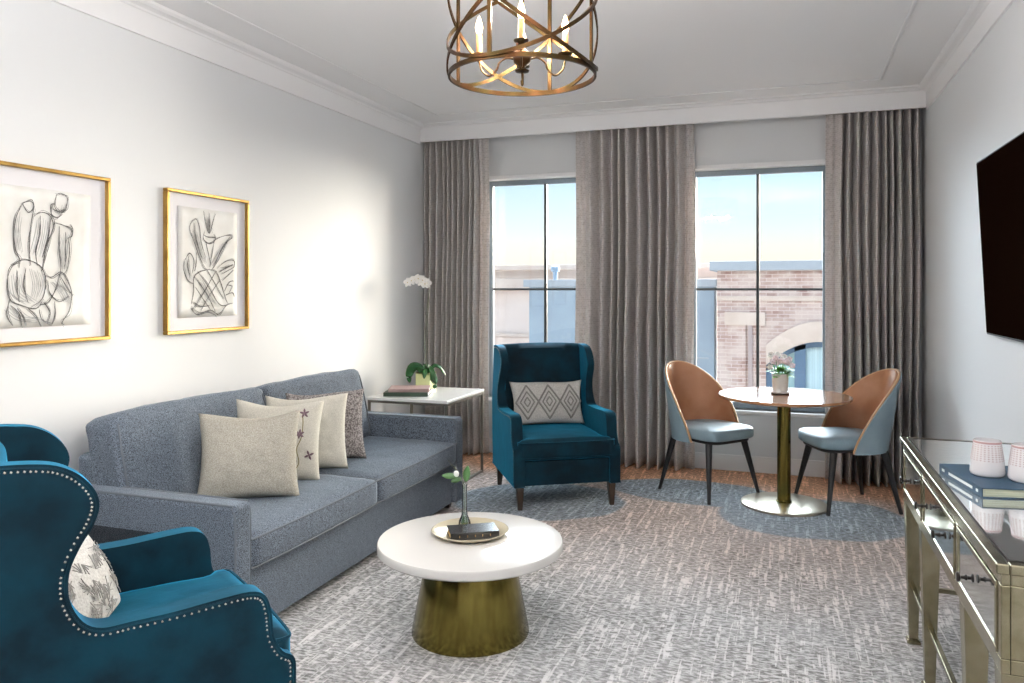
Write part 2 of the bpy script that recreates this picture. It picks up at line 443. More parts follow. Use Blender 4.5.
def spline(pts, n=8, closed=False):
    pts = [Vector(p) for p in pts]; out = []
    m = len(pts)
    for i in range(m if closed else m - 1):
        p0 = pts[(i - 1) % m] if (closed or i > 0) else pts[i]
        p1 = pts[i]; p2 = pts[(i + 1) % m]
        p3 = pts[(i + 2) % m] if (closed or i < m - 2) else pts[(i + 1) % m]
        for k in range(n):
            t = k / n
            out.append(0.5 * ((2 * p1) + (-p0 + p2) * t + (2 * p0 - 5 * p1 + 4 * p2 - p3) * t * t + (-p0 + 3 * p1 - 3 * p2 + p3) * t ** 3))
    if not closed: out.append(pts[-1])
    return out


def softbox(bm, x0, x1, y0, y1, z0, z1, r=0.04, puff=0.02, n=14, seed=0, wr=0.0):
    """upholstered cushion: rounded box with crowned faces"""
    cx, cy, cz = (x0 + x1) / 2, (y0 + y1) / 2, (z0 + z1) / 2
    hx, hy, hz = (x1 - x0) / 2, (y1 - y0) / 2, (z1 - z0) / 2
    b2 = bmesh.new(); bmesh.ops.create_cube(b2, size=2)
    bmesh.ops.subdivide_edges(b2, edges=b2.edges[:], cuts=n, use_grid_fill=True)
    vm = {}
    for v in b2.verts:
        u = v.co.copy()
        p = Vector((u.x * hx, u.y * hy, u.z * hz))
        # inner core box + radius
        q = Vector((max(-hx + r, min(hx - r, p.x)), max(-hy + r, min(hy - r, p.y)), max(-hz + r, min(hz - r, p.z))))
        d = p - q
        if d.length > 1e-9: p = q + d.normalized() * r
        fx, fy, fz = (1 - u.x ** 2), (1 - u.y ** 2), (1 - u.z ** 2)
        if abs(u.z) > 0.999: p.z += math.copysign(puff * (fx * fy) ** 0.5, u.z)
        if abs(u.x) > 0.999: p.x += math.copysign(puff * 0.6 * (fz * fy) ** 0.5, u.x)
        if abs(u.y) > 0.999: p.y += math.copysign(puff * 0.3 * (fz * fx) ** 0.5, u.y)
        if wr:
            nn = noise.noise(Vector((p.x * 7 + seed, p.y * 7, p.z * 7))) + 0.5 * noise.noise(Vector((p.x * 17, p.y * 17 + seed, p.z * 17)))
            p += Vector((u.x, u.y, u.z)).normalized() * nn * wr
        vm[v] = bm.verts.new(p + Vector((cx, cy, cz)))
    for f in b2.faces:
        bm.faces.new([vm[v] for v in f.verts])
    b2.free()


def pillow_bm(w, h, t, seed=0, n=30, pinch=0.085):
    """knife-edge pillow standing on its lower edge, thickness along y"""
    bm = bmesh.new(); sides = []
    for sgn in (-1, 1):
        g = {}
        for i in range(n + 1):
            for j in range(n + 1):
                u = -1 + 2 * i / n; v = -1 + 2 * j / n
                edge = (i in (0, n) or j in (0, n))
                if edge and sgn == 1:
                    g[i, j] = sides[0][i, j]; continue
                x = u * w / 2 * (1 - pinch * (1 - v * v)); z = v * h / 2 * (1 - pinch * (1 - u * u) * (1.5 if v > 0 else .8)) - (.010 * math.sin(2.3 * u + seed) * (1 - u * u) * max(0, v))
                th = t / 2 * max(0.0, (1 - u * u) * (1 - v * v)) ** 0.42
                nn = noise.noise(Vector((x * 9 + seed, z * 9, sgn * 3.0))) * 0.010 + noise.noise(Vector((x * 22, z * 22 + seed, sgn))) * 0.004
                th += nn * (0 if edge else 1) * min(1, 3 * (1 - max(abs(u), abs(v))))
                if edge:
                    yy = noise.noise(Vector((x * 6 + seed, z * 6, 9))) * 0.008
                else:
                    yy = sgn * max(th, 0.002)
                g[i, j] = bm.verts.new((x, yy, z + h / 2))
        sides.append(g)
        for i in range(n):
            for j in range(n):
                q = (g[i, j], g[i + 1, j], g[i + 1, j + 1], g[i, j + 1])
                bm.faces.new(q if sgn == -1 else q[::-1])
    return bm


def pillow_depth(w, h, t, x, z):
    u = x / (w / 2); v = (z - h / 2) / (h / 2)
    return t / 2 * max(0.0, (1 - u * u) * (1 - v * v)) ** 0.42


def empty(name, loc=(0, 0, 0), rz=0.0):
    o = bpy.data.objects.new(name, None); C.collection.objects.link(o)
    o.empty_display_size = 0.1
    o.location = loc; o.rotation_euler = (0, 0, rz)
    return o


def tag(o, label, cat, group=None):
    o['label'] = label; o['category'] = cat
    if group: o['group'] = group
    return o


def struct(o):
    o['kind'] = 'structure'; return o


def dup(root, loc, rz):
    def rec(o, par):
        c = o.copy(); C.collection.objects.link(c)
        c.parent = par
        for ch in [x for x in bpy.data.objects if x.parent == o and x is not c]:
            rec(ch, c)
        return c
    r = rec(root, None); r.location = loc; r.rotation_euler = (0, 0, rz)
    return r


# ------------------------------------------------------------------ the room
XL, XR, YB, ZC = -3.14, 0.97, 6.64, 2.975
YR = -3.0
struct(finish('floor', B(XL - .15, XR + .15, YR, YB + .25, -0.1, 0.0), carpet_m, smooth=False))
struct(finish('ceiling', B(XL - .15, XR + .15, YR, YB + .25, ZC, ZC + .12), ceil_m, smooth=False))
struct(finish('wall_left', B(XL - .15, XL, YR, YB + .25, 0, ZC), wall_m, smooth=False))
struct(finish('wall_right', B(XR, XR + .15, YR, YB + .25, 0, ZC), wall_m, smooth=False))
WZ0, WZ1 = 0.50, 2.485
WINS = ((-2.60, -1.52), (-0.76, 0.305))
bm = bmesh.new()
box(bm, XL, XR, YB, YB + .22, WZ1, ZC)
box(bm, XL, XR, YB, YB + .22, 0, WZ0)
box(bm, XL, WINS[0][0], YB, YB + .22, WZ0, WZ1)
box(bm, WINS[0][1], WINS[1][0], YB, YB + .22, WZ0, WZ1)
box(bm, WINS[1][1], XR, YB, YB + .22, WZ0, WZ1)
struct(finish('wall_back', bm, wall_m, smooth=False))
bm = bmesh.new(); box(bm, XL, XR, YR - .15, YR, 0, ZC)
struct(finish('wall_rear', bm, darkrear_m, smooth=False))

for i, (a, b) in enumerate(WINS, 1):
    y0, y1 = YB + .085, YB + .13
    bm = bmesh.new()
    box(bm, a, a + .035, y0, y1, WZ0, WZ1); box(bm, b - .035, b, y0, y1, WZ0, WZ1)
    box(bm, a + .035, b - .035, y0, y1, WZ0, WZ0 + .05)
    w = struct(finish('window_%d' % i, bm, headframe_m, bevel=.003))
    finish('head_rail', B(a + .035, b - .035, y0, y1, WZ1 - .045, WZ1), headframe_m, w, bevel=.003)
    finish('head_trim', B(a - .02, b + .02, YB - .012, YB, WZ1, WZ1 + .035), trim_m, w, bevel=.002)
    mx_ = (a + b) / 2
    finish('mullion', B(mx_ - .012, mx_ + .012, y0 + .004, y1 - .004, WZ0 + .05, WZ1 - .045), frame_m, w, bevel=.002)
    finish('muntin', B(a + .035, b - .035, y0 + .009, y1 - .009, 1.479, 1.499), frame_m, w, bevel=.002)
    finish('glass_pane', B(a + .03, b - .03, y0 + .019, y0 + .025, WZ0 + .04, WZ1 - .04), pane_m, w, smooth=False)
    finish('window_sill', B(a - .05, b + .05, YB - .035, YB + .085, WZ0 - .03, WZ0), trim_m, w, bevel=.006)
# fascia of the curtain pocket and its mouldings
bm = bmesh.new(); box(bm, XL, XR, 6.36, 6.39, 2.82, ZC - .028)
struct(finish('trim_1', bm, trim_m, bevel=.003))
bm = bmesh.new(); prism(bm, [(6.39, ZC), (6.30, ZC), (6.305, ZC - .010), (6.335, ZC - .014), (6.345, ZC - .022), (6.35, ZC - .028), (6.39, ZC - .028)], XL, XR, plane='yz')
struct(finish('trim_2', bm, trim_m, ang=20))


def crown(nm, x, s):
    bm = bmesh.new()
    pr_ = [(0, 2.80), (.012, 2.802), (.014, 2.925), (.020, 2.930), (.024, 2.938), (.032, 2.944), (.05, 2.950), (.062, 2.962), (.066, ZC), (0, ZC)]
    a = [bm.verts.new((x + s * p[0], YR, p[1])) for p in pr_]; b = [bm.verts.new((x + s * p[0], 6.36, p[1])) for p in pr_]
    for i in range(len(pr_)):
        j = (i + 1) % len(pr_); bm.faces.new((a[i], a[j], b[j], b[i]))
    bm.faces.new(a); bm.faces.new(b[::-1])
    struct(finish(nm, bm, trim_m, ang=20))


crown('trim_3', XL, 1); crown('trim_4', XR, -1)
# shallow raised border on the ceiling
bm = bmesh.new()
zt = ZC - .008
box(bm, -2.83, .63, 6.03, 6.05, zt, ZC); box(bm, -2.83, -2.81, YR, 6.03, zt, ZC); box(bm, .61, .63, YR, 6.03, zt, ZC)
struct(finish('trim_5', bm, trim_m, bevel=.004))
struct(finish('baseboard_left', B(XL, XL + .018, YR, YB, 0, .13), trim_m, bevel=.004))
struct(finish('baseboard_right', B(XR - .018, XR, YR, YB, 0, .13), trim_m, bevel=.004))
struct(finish('baseboard_back', B(XL + .018, XR - .018, YB - .018, YB, 0, .13), trim_m, bevel=.004))


# ------------------------------------------------------------------ curtains
def curtain(x0, x1, folds, label, flats=(0, 0), seed=0, y=6.50, amp=.088):
    """pleated cloth; flats = width of nearly flat cloth at each end"""
    rnd = random.Random(seed)
    pts = []  # (x, y) path with phase
    xs = [x0 + flats[0]]
    for i in range(folds):
        xs.append(xs[-1] + rnd.uniform(.7, 1.3))
    sc_ = (x1 - flats[1] - x0 - flats[0]) / (xs[-1] - xs[0])
    xs = [x0 + flats[0] + (v - xs[0]) * sc_ for v in xs]
    ctrl = []
    nz = 36
    if flats[0]:
        for k in range(4): ctrl.append((x0 + flats[0] * k / 4, 0.35 + .15 * math.sin(k * 2.1), 1))
    for i in range(folds):
        w = xs[i + 1] - xs[i]; a = rnd.uniform(.75, 1.1)
        ctrl += [(xs[i] + .10 * w, -a * .8, 0), (xs[i] + .34 * w, -a, 0), (xs[i] + .62 * w, a * .8, 0), (xs[i] + .84 * w, a, 0)]
    if flats[1]:
        for k in range(5): ctrl.append((x1 - flats[1] + flats[1] * k / 4, 0.35 + .15 * math.sin(k * 1.7), 1))
    base = spline([(c[0], c[1], 0) for c in ctrl], 5)
    bm = bmesh.new(); uvl = bm.loops.layers.uv.new('UVMap')
    rows = []; U = [0.0]
    for p, q in zip(base, base[1:]):
        U.append(U[-1] + math.hypot(q.x - p.x, (q.y - p.y) * amp))
    for k in range(nz + 1):
        z = .012 + (2.95 - .012) * k / nz
        s = 1 - k / nz
        row = []
        for i, p in enumerate(base):
            am = amp * (0.62 + 0.38 * s + .22 * noise.noise(Vector((p.x * 5 + seed, z * 0.9, 0))))
            dx = .022 * noise.noise(Vector((p.x * 4, z * 0.7 + seed, 5))) * min(1, 3 * s + .2)
            row.append(bm.verts.new((p.x + dx, y + p.y * am + .01 * noise.noise(Vector((p.x * 9, z * 2, seed))), z)))
        rows.append(row)
    for k in range(nz):
        for i in range(len(base) - 1):
            f = bm.faces.new((rows[k][i], rows[k][i + 1], rows[k + 1][i + 1], rows[k + 1][i]))
            for l, (ii, kk) in zip(f.loops, ((i, k), (i + 1, k), (i + 1, k + 1), (i, k + 1))):
                l[uvl].uv = (U[ii], kk / nz * 2.94)
    o = finish('curtain', bm, curtain_m, ang=180, solid=.003)
    return tag(o, label, 'curtain', 'floor length curtains at the windows')


curtain(-3.125, -2.53, 10, 'pleated grey woven curtain at the left wall corner, behind the white orchid', (0, .09), 1)
curtain(-1.72, -0.72, 10, 'wide pleated taupe curtain hanging between the two windows', (.12, .06), 2)
curtain(0.285, 0.955, 10, 'pleated taupe curtain at the right wall corner behind the chair nearest the mirrored console', (.10, 0), 3)


# ------------------------------------------------------------------ pictures on the left wall
def picture(yc, w, z0, z1, label, strokes, smudges, paper):
    r = empty('framed_drawing', (XL, yc, z0)); h = z1 - z0
    # local: x out of wall, y along wall, z up
    bm = bmesh.new(); t = .017; d = .034
    box(bm, .002, d, -w / 2, w / 2, 0, t); box(bm, .002, d, -w / 2, w / 2, h - t, h)
    box(bm, .002, d, -w / 2, -w / 2 + t, t, h - t); box(bm, .002, d, w / 2 - t, w / 2, t, h - t)
    finish('frame', bm, gold_m, r, bevel=.004)
    finish('mount', B(.004, .012, -w / 2 + t, w / 2 - t, t, h - t), mat_m, r, smooth=False)
    py0, py1, pz0, pz1 = [a * b for a, b in zip(paper, (w, w, h, h))]
    py0 -= w / 2; py1 -= w / 2
    bm = bmesh.new(); n = 12
    g = [[bm.verts.new((.0135 + .0018 * (1 + noise.noise(Vector((i * .7, j * .6, yc)))), py0 + (py1 - py0) * i / n, pz0 + (pz1 - pz0) * j / n)) for j in range(n + 1)] for i in range(n + 1)]
    for i in range(n):
        for j in range(n): bm.faces.new((g[i][j], g[i + 1][j], g[i + 1][j + 1], g[i][j + 1]))
    pap = finish('paper', bm, paper_m, r, solid=.001)

    def rib(bm, pts, wd, x):
        P = spline([(0, py0 + (py1 - py0) * a, pz0 + (pz1 - pz0) * b) for a, b in pts], 6)
        L_ = R_ = None
        for i, p in enumerate(P):
            q = P[min(i + 1, len(P) - 1)]; o_ = P[max(i - 1, 0)]
            tt = (q - o_).normalized(); nn = Vector((0, -tt.z, tt.y)) * wd * (.35 + .65 * math.sin(PI * (i + .6) / (len(P) + .2)))
            a = bm.verts.new((x, p.y + nn.y, p.z + nn.z)); b = bm.verts.new((x, p.y - nn.y, p.z - nn.z))
            if L_: bm.faces.new((L_, a, b, R_))
            L_, R_ = a, b
    bm = bmesh.new()
    hr = random.Random(8)
    for k, s in enumerate(smudges):
        for q in range(7):
            o_ = (q - 3) * s[0] * .00055 / (py1 - py0)
            rib(bm, [(a + o_ + hr.uniform(-.004, .004), b + hr.uniform(-.02, .02)) for a, b in s[1]], .0016, .0182 + k * .00003)
    if smudges: finish('charcoal_shading', bm, smudge_m, pap, smooth=False)['kind'] = 'stuff'
    bm = bmesh.new()
    rnd = random.Random(5)
    for k, s in enumerate(strokes):
        rib(bm, s, .0021, .0192 + k * .00002)
        s2 = [(a + rnd.uniform(-.014, .014), b + rnd.uniform(-.01, .01)) for a, b in s]
        rib(bm, s2, .0013, .0199 + k * .00002)
        s3 = [(a + rnd.uniform(-.02, .02), b + rnd.uniform(-.014, .014)) for a, b in s]
        rib(bm, s3, .0009, .0204 + k * .00002)
    finish('charcoal_lines', bm, char_m, pap, smooth=False)
    return tag(r, label, 'picture', 'gold framed drawings on the left wall')


# seated figure: coordinates are fractions of the paper
st1 = [
    [(.62, .97), (.60, .88), (.68, .84), (.75, .88), (.76, .96), (.68, .985), (.62, .97)],
    [(.60, .90), (.55, .89), (.56, .82), (.63, .80), (.70, .83)], [(.58, .86), (.66, .85), (.72, .87)],
    [(.20, .88), (.13, .78), (.10, .66), (.12, .55), (.17, .48), (.16, .42)], [(.20, .88), (.30, .90), (.34, .86), (.27, .82), (.20, .88)],
    [(.34, .86), (.30, .72), (.28, .58), (.30, .44)], [(.34, .80), (.45, .83), (.55, .80), (.58, .72), (.50, .60), (.45, .48)],
    [(.42, .80), (.40, .66), (.36, .54), (.38, .44)], [(.55, .80), (.52, .66), (.44, .50)],
    [(.60, .76), (.52, .62), (.46, .48), (.43, .40)], [(.60, .76), (.70, .75), (.80, .73), (.83, .68), (.78, .66)],
    [(.80, .76), (.84, .72), (.80, .64)], [(.66, .74), (.66, .58), (.68, .44), (.66, .36)], [(.74, .70), (.74, .56), (.73, .42)],
    [(.78, .66), (.79, .54), (.76, .42), (.70, .38)], [(.16, .46), (.05, .42), (.03, .32), (.06, .20), (.18, .16), (.36, .13), (.46, .20)],
    [(.06, .44), (.20, .48), (.36, .46), (.46, .40), (.48, .30), (.44, .20), (.30, .14)],
    [(.14, .40), (.14, .28), (.16, .18)], [(.24, .42), (.22, .30), (.26, .18)], [(.46, .38), (.56, .36), (.68, .40), (.76, .34), (.82, .24), (.80, .12)],
    [(.50, .34), (.54, .24), (.66, .18), (.78, .22)], [(.66, .38), (.62, .28), (.52, .18), (.42, .16)], [(.68, .36), (.76, .28), (.84, .22)],
    [(.05, .20), (.02, .10), (.08, .02)], [(.14, .14), (.20, .08), (.24, .01)], [(.26, .14), (.36, .08), (.42, .0)], [(.06, .16), (.16, .10), (.20, .0)],
    [(.46, .18), (.54, .10), (.50, .02)], [(.60, .18), (.60, .08), (.56, .01)], [(.82, .20), (.78, .10), (.70, .03), (.72, .0)], [(.40, .12), (.44, .05), (.56, .02)],
]
sm1 = [(16, [(.63, .86), (.68, .84), (.70, .88)]), (20, [(.46, .78), (.44, .66), (.38, .52)]), (14, [(.74, .68), (.70, .56), (.72, .44)]), (20, [(.10, .36), (.14, .24), (.30, .18)]),
       (18, [(.36, .40), (.40, .30), (.36, .20)]), (14, [(.60, .32), (.70, .26), (.78, .16)]), (16, [(.06, .14), (.20, .06), (.40, .05)]), (10, [(.15, .8), (.13, .66), (.16, .54)])]
sq = lambda L: [(.69 - (.69 - a) * .78, b) for a, b in L]
picture(2.585, 0.68, 1.25, 2.035, 'large gold framed charcoal drawing of a seated figure, cut by the left edge of view', [sq(q) for q in st1], [(w_, sq(q)) for w_, q in sm1], (.10, .845, .10, .88))
st2 = [
    [(.40, .98), (.44, .86), (.50, .78), (.56, .88), (.60, .97)], [(.50, .97), (.50, .86), (.50, .78)],
    [(.42, .79), (.40, .72), (.50, .68), (.60, .72), (.58, .78)], [(.40, .76), (.50, .74), (.62, .75)],
    [(.20, .86), (.18, .80), (.24, .70), (.32, .58), (.40, .46), (.46, .44)], [(.20, .86), (.28, .90), (.34, .82), (.36, .70), (.44, .54)],
    [(.25, .86), (.28, .72), (.38, .54)], [(.60, .72), (.72, .76), (.86, .78), (.90, .76), (.80, .70), (.66, .54), (.54, .44)],
    [(.86, .76), (.72, .64), (.60, .50)], [(.44, .70), (.48, .60), (.52, .48)], [(.58, .70), (.54, .58), (.50, .46)],
    [(.50, .44), (.34, .42), (.24, .36), (.24, .24), (.20, .12)], [(.50, .44), (.62, .42), (.70, .32), (.78, .18), (.82, .12)],
    [(.24, .38), (.40, .26), (.56, .10), (.60, .04)], [(.60, .42), (.44, .26), (.26, .10), (.20, .08)], [(.30, .42), (.46, .30), (.66, .12), (.80, .10)],
    [(.68, .34), (.50, .20), (.36, .06)], [(.26, .28), (.40, .16), (.52, .06)], [(.46, .44), (.60, .30), (.74, .16)],
    [(.10, .52), (.08, .44), (.14, .34), (.24, .30)], [(.10, .52), (.18, .58), (.24, .52), (.22, .40)], [(.16, .56), (.15, .46), (.18, .36)], [(.28, .60), (.28, .50), (.26, .42)],
    [(.64, .46), (.78, .52), (.92, .54), (.94, .48), (.84, .44), (.70, .40)], [(.66, .42), (.80, .46), (.92, .50)], [(.72, .34), (.84, .40), (.92, .44)],
    [(.76, .24), (.84, .32), (.92, .34)], [(.78, .20), (.90, .22), (.94, .18)], [(.20, .10), (.34, .04), (.52, .06), (.66, .02), (.80, .10), (.92, .12)],
    [(.20, .08), (.30, .02), (.48, .04), (.62, .0)], [(.24, .14), (.36, .10), (.50, .10)], [(.80, .30), (.90, .28), (.84, .22)],
]
sm2 = [(9, [(.48, .92), (.50, .84), (.54, .8)]), (12, [(.26, .8), (.32, .64), (.42, .5)]), (12, [(.78, .7), (.66, .58), (.56, .48)]), (12, [(.13, .52), (.15, .42), (.18, .34)]),
       (14, [(.72, .44), (.84, .48), (.90, .48)]), (14, [(.34, .34), (.46, .22), (.58, .12)])]
picture(3.625, 0.67, 1.25, 2.035, 'smaller gold framed charcoal drawing of twisting limbs, right one of the pair above the sofa', st2, sm2, (.14, .86, .11, .89))


# ------------------------------------------------------------------ sofa
def sofa():
    r = tag(empty('sofa', (-2.59, 3.76, 0)), 'long grey blue tweed sofa with two seat cushions against the left wall', 'sofa')
    Y = 1.17
    finish('base', B(-.48, .455, -Y + .11, Y - .11, .045, .315), tweed_m, r, bevel=.015)
    finish('back_frame', B(-.49, -.32, -Y + .11, Y - .11, .315, .74), tweed_m, r, bevel=.03, seg=4)
    for s in (-1, 1):
        y0, y1 = sorted((s * Y, s * (Y - .105)))
        bm = B(-.49, .49, y0, y1, .045, .615)
        a = finish('armrest', bm, tweed_m, r, bevel=.022, seg=4)
        for yy in (y0 + .006, y1 - .006):
            bm = bmesh.new()
            tube(bm, spline([(.482, yy, .05), (.484, yy, .35), (.482, yy, .56), (.462, yy, .606), (.42, yy, .613), (-.1, yy, .613), (-.48, yy, .613)], 6), .005, 6)
            finish('piping', bm, piping_m, a)
    for k, (y0, y1) in enumerate(((-Y + .107, -.003), (.003, Y - .107))):
        bm = bmesh.new(); softbox(bm, -.30, .495, y0, y1, .317, .462, r=.03, puff=.018, n=22, seed=k * 9, wr=.005)
        c = finish('seat_cushion', bm, tweed_m, r, ang=60)
        for z in (.452, .330):
            bm = bmesh.new()
            tube(bm, spline([(-.26, y0 + .008, z), (.40, y0 + .008, z), (.475, y0 + .012, z), (.492, y0 + .035, z), (.502, (y0 + y1) / 2, z), (.492, y1 - .035, z), (.475, y1 - .012, z), (.40, y1 - .008, z), (-.26, y1 - .008, z)], 6), .0045, 6)
            finish('piping', bm, piping_m, c)
    for k, (y0, y1) in enumerate(((-Y + .095, -.004), (.004, Y - .108))):
        bm = bmesh.new(); softbox(bm, -.10, .09, y0, y1, 0, .47, r=.032, puff=.022, n=22, seed=k * 5 + 2, wr=.009)
        for v in bm.verts:
            # ease the cushion over the arm at its outer end
            v.co.x -= .0
        M_ = Matrix.Translation((-.235, 0, .452)) @ Matrix.Rotation(math.radians(-13), 4, 'Y')
        bmesh.ops.transform(bm, matrix=M_, verts=bm.verts[:])
        c = finish('back_cushion', bm, tweed_m, r, ang=60)
        bm = bmesh.new(); e0, e1 = y0 + .02, y1 - .02
        e0b = e0
        P = spline([(.085, e0b, .06), (.092, e0b - .008, .2), (.088, e0, .38), (.075, e0 + .02, .45), (.06, e0 + .1, .463), (.06, (e0 + e1) / 2, .478), (.06, e1 - .1, .463), (.075, e1 - .02, .45), (.09, e1, .38), (.09, e1, .05)], 6)
        tube(bm, [M_ @ p for p in P], .005, 6)
        finish('piping', bm, piping_m, c)
    for x in (-.42, .40):
        for y in (-Y + .06, Y - .06):
            bm = bmesh.new(); taper(bm, (x, y, 0), (x, y, .05), .018, .026)
            finish('leg', bm, darkwood_m, r, bevel=.003)


sofa()


def place_pillow(name, w, h, t, m, loc, yaw, lean, label, group=None, seed=0, roll=0.0):
    o = finish(name, pillow_bm(w, h, t, seed), m, ang=180)
    o.location = loc
    o.rotation_mode = 'XYZ'
    o.rotation_euler = (Matrix.Rotation(yaw, 3, 'Z') @ Matrix.Rotation(lean, 3, 'X') @ Matrix.Rotation(roll, 3, 'Y')).to_euler()
    if label: tag(o, label, 'pillow', group)
    return o


YW = math.radians(33)
G = 'throw pillows lined up on the sofa'
place_pillow('throw_pillow', .485, .43, .19, linen_m, (-2.47, 3.14, .466), YW, -.24, 'large plain beige linen pillow, nearest and frontmost on the sofa', G, 1)
p2 = place_pillow('throw_pillow', .46, .435, .16, cream_m, (-2.555, 3.47, .470), YW, -.22, 'cream pillow embroidered with a flowering vine, behind the big beige one', G, 2, .05)
place_pillow('throw_pillow', .46, .43, .16, cream_m, (-2.55, 3.745, .470), YW, -.20, 'plain cream pillow between the embroidered pillow and the brown textured one', G, 3)
place_pillow('throw_pillow', .46, .42, .15, brownp_m, (-2.57, 3.985, .470), YW, -.18, 'brown grey nubby pillow, rearmost and farthest along the sofa', G, 4, -.03)


def on_pillow(pts, w, h, t, off=.003):
    return [(x, -pillow_depth(w, h, t, x, z) - off, z) for x, z in pts]


W2, H2, T2 = .46, .435, .16
bm = bmesh.new()
vine = spline([(.085, .05, 0), (.115, .10, 0), (.10, .17, 0), (.12, .23, 0), (.125, .30, 0), (.12, .36, 0)], 6)
tube(bm, on_pillow([(p.x, p.y) for p in vine], W2, H2, T2), .0022, 5)
finish('embroidered_vine', bm, embroid_m, p2)
for cx_, cz_, n_ in ((.13, .36, 5), (.11, .25, 6), (.165, .14, 4), (.08, .10, 5), (.06, .32, 4)):
    bm = bmesh.new()
    for k in range(n_):
        a = k * 2 * PI / n_ + .4
        c0 = (cx_ + .013 * math.cos(a), cz_ + .013 * math.sin(a))
        pp = on_pillow([c0], W2, H2, T2, .004)[0]
        mtx = Matrix.Translation(pp) @ Matrix.Rotation(-a, 4, 'Y') @ Matrix.Diagonal((.015, .003, .006, 1))
        bmesh.ops.create_icosphere(bm, subdivisions=1, radius=1, matrix=mtx)
    finish('embroidered_flower', bm, embroid2_m, p2)


# ------------------------------------------------------------------ wingback armchairs
def wing_armchair(label):
    r = tag(empty('wingback_armchair'), label, 'armchair', 'teal velvet wingback armchairs')
    prof = [(-.37, .17), (.0, .165), (.375, .165), (.386, .18), (.386, .33), (.382, .405), (.346, .435), (.320, .488), (.313, .556), (.295, .609), (.25, .630),
            (.155, .628), (.044, .622), (-.06, .622), (-.128, .623), (-.171, .649), (-.20, .709), (-.200, .778), (-.174, .840), (-.146, .885), (-.131, .933), (-.141, .976), (-.174, 1.018), (-.219, 1.047), (-.27, 1.060), (-.35, 1.066),
            (-.41, 1.062), (-.435, 1.045), (-.43, .95), (-.40, .55), (-.375, .20)]
    W = .375
    P = [(p.x, p.y) for p in spline([(a, b, 0) for a, b in prof], 4, True)]

    def flare(z):  # wings open slightly outwards
        return 0.0
    for s in (-1, 1):
        lo, hi = sorted((s * W, s * (W - .075)))
        bm = bmesh.new(); prism(bm, P, lo, hi)
        for v in bm.verts:
            if v.co.z > .60:  # wing thins towards its rim
                k = min(1, (v.co.z - .60) / .15)
                v.co.y = s * ((W - .075 + .022 * k) if abs(v.co.y) < W - .01 else W) - s * .02 * min(1, max(0, (v.co.z - .62) / .35))
        side = finish('wing_side', bm, velvet_m, r, bevel=.018, seg=4)
        bm = bmesh.new()
        # nailheads along the outer rim from the front foot over the arm and wing
        path = spline([(a, b, 0) for a, b in prof[3:28]], 12)
        d = 0; last = path[0]; yy = s * (W + .0005)
        for i in range(1, len(path)):
            d += (path[i] - last).length
            if d > .0115:
                d = 0
                t = (path[min(i + 1, len(path) - 1)] - path[i - 1]).normalized()
                nrm = Vector((-t.y, t.x, 0)) * .018
                c = path[i] + nrm; yw = yy - s * .02 * min(1, max(0, (c.y - .62) / .35))
                bmesh.ops.create_icosphere(bm, subdivisions=1, radius=.0037, matrix=Matrix.Translation((c.x, yw, c.y)) @ Matrix.Diagonal((1, .6, 1, 1)))
            last = path[i]
        nh = finish('nailhead_trim', bm, nail_m, side); nh['kind'] = 'stuff'
        bm = bmesh.new()
        tube(bm, [(p.x, s * (W - .002 - .02 * min(1, max(0, (p.y - .62) / .35))), p.y) for p in [q + Vector((-(path[min(i + 1, len(path) - 1)] - path[max(i - 1, 0)]).normalized().y, (path[min(i + 1, len(path) - 1)] - path[max(i - 1, 0)]).normalized().x, 0)) * .010 for i, q in enumerate(path)]], .004, 6)
        finish('welt', bm, velvet_m, side)
    # padded back between the wings
    bm = bmesh.new()
    Wb = W - .05
    secs = [(-.30, .34), (-.31, .60), (-.335, .80), (-.355, .95), (-.365, 1.03)]
    n = 16; rows = []
    for x, z in secs:
        row = []
        for i in range(n + 1):
            u = -1 + 2 * i / n
            row.append(bm.verts.new((x + .045 * (1 - u * u) ** .6 + .03 * abs(u) ** 6, u * Wb, z + (.012 * (1 - u * u) if z > 1 else 0))))
        rows.append(row)
    brow = []
    for x, z in ((-.43, 1.058), (-.43, .95), (-.40, .55), (-.375, .18)):
        brow.append([bm.verts.new((x - (.0 if z > .3 else 0), (-1 + 2 * i / n) * Wb, z + (.012 * (1 - (-1 + 2 * i / n) ** 2) if z > 1 else 0))) for i in range(n + 1)])
    top = [bm.verts.new((-.385, (-1 + 2 * i / n) * Wb, 1.066 + .012 * (1 - (-1 + 2 * i / n) ** 2))) for i in range(n + 1)]
    allr = rows + [top] + brow
    for a, b in zip(allr, allr[1:]):
        for i in range(n): bm.faces.new((a[i], a[i + 1], b[i + 1], b[i]))
    for i in range(n): bm.faces.new((allr[-1][i], allr[-1][i + 1], rows[0][i + 1], rows[0][i]))
    for i in (0, n):
        bm.faces.new([q[i] for q in allr])
    finish('backrest', bm, velvet_m, r, ang=50)
    # seat rail and apron
    finish('seat_rail', B(-.37, .375, -(W - .073), W - .073, .165, .335), velvet_m, r, bevel=.012)
    bm = bmesh.new(); softbox(bm, -.27, .388, -.292, .292, .337, .468, r=.03, puff=.02, n=24, seed=4, wr=.003)
    for v in bm.verts:
        if v.co.x > .30: v.co.y *= 1 + .16 * min(1, (v.co.x - .30) / .03)
    c = finish('seat_cushion', bm, velvet_m, r, ang=60)
    for z in (.455, .350):
        bm = bmesh.new()
        tube(bm, spline([(-.2, -.290, z), (.27, -.292, z), (.305, -.298, z), (.330, -.335, z), (.365, -.338, z), (.388, -.31, z), (.396, -.15, z), (.400, 0, z), (.396, .15, z), (.388, .31, z), (.365, .338, z), (.330, .335, z), (.305, .298, z), (.27, .292, z), (-.2, .290, z)], 6), .005, 6)
        finish('piping', bm, velvet_m, c)
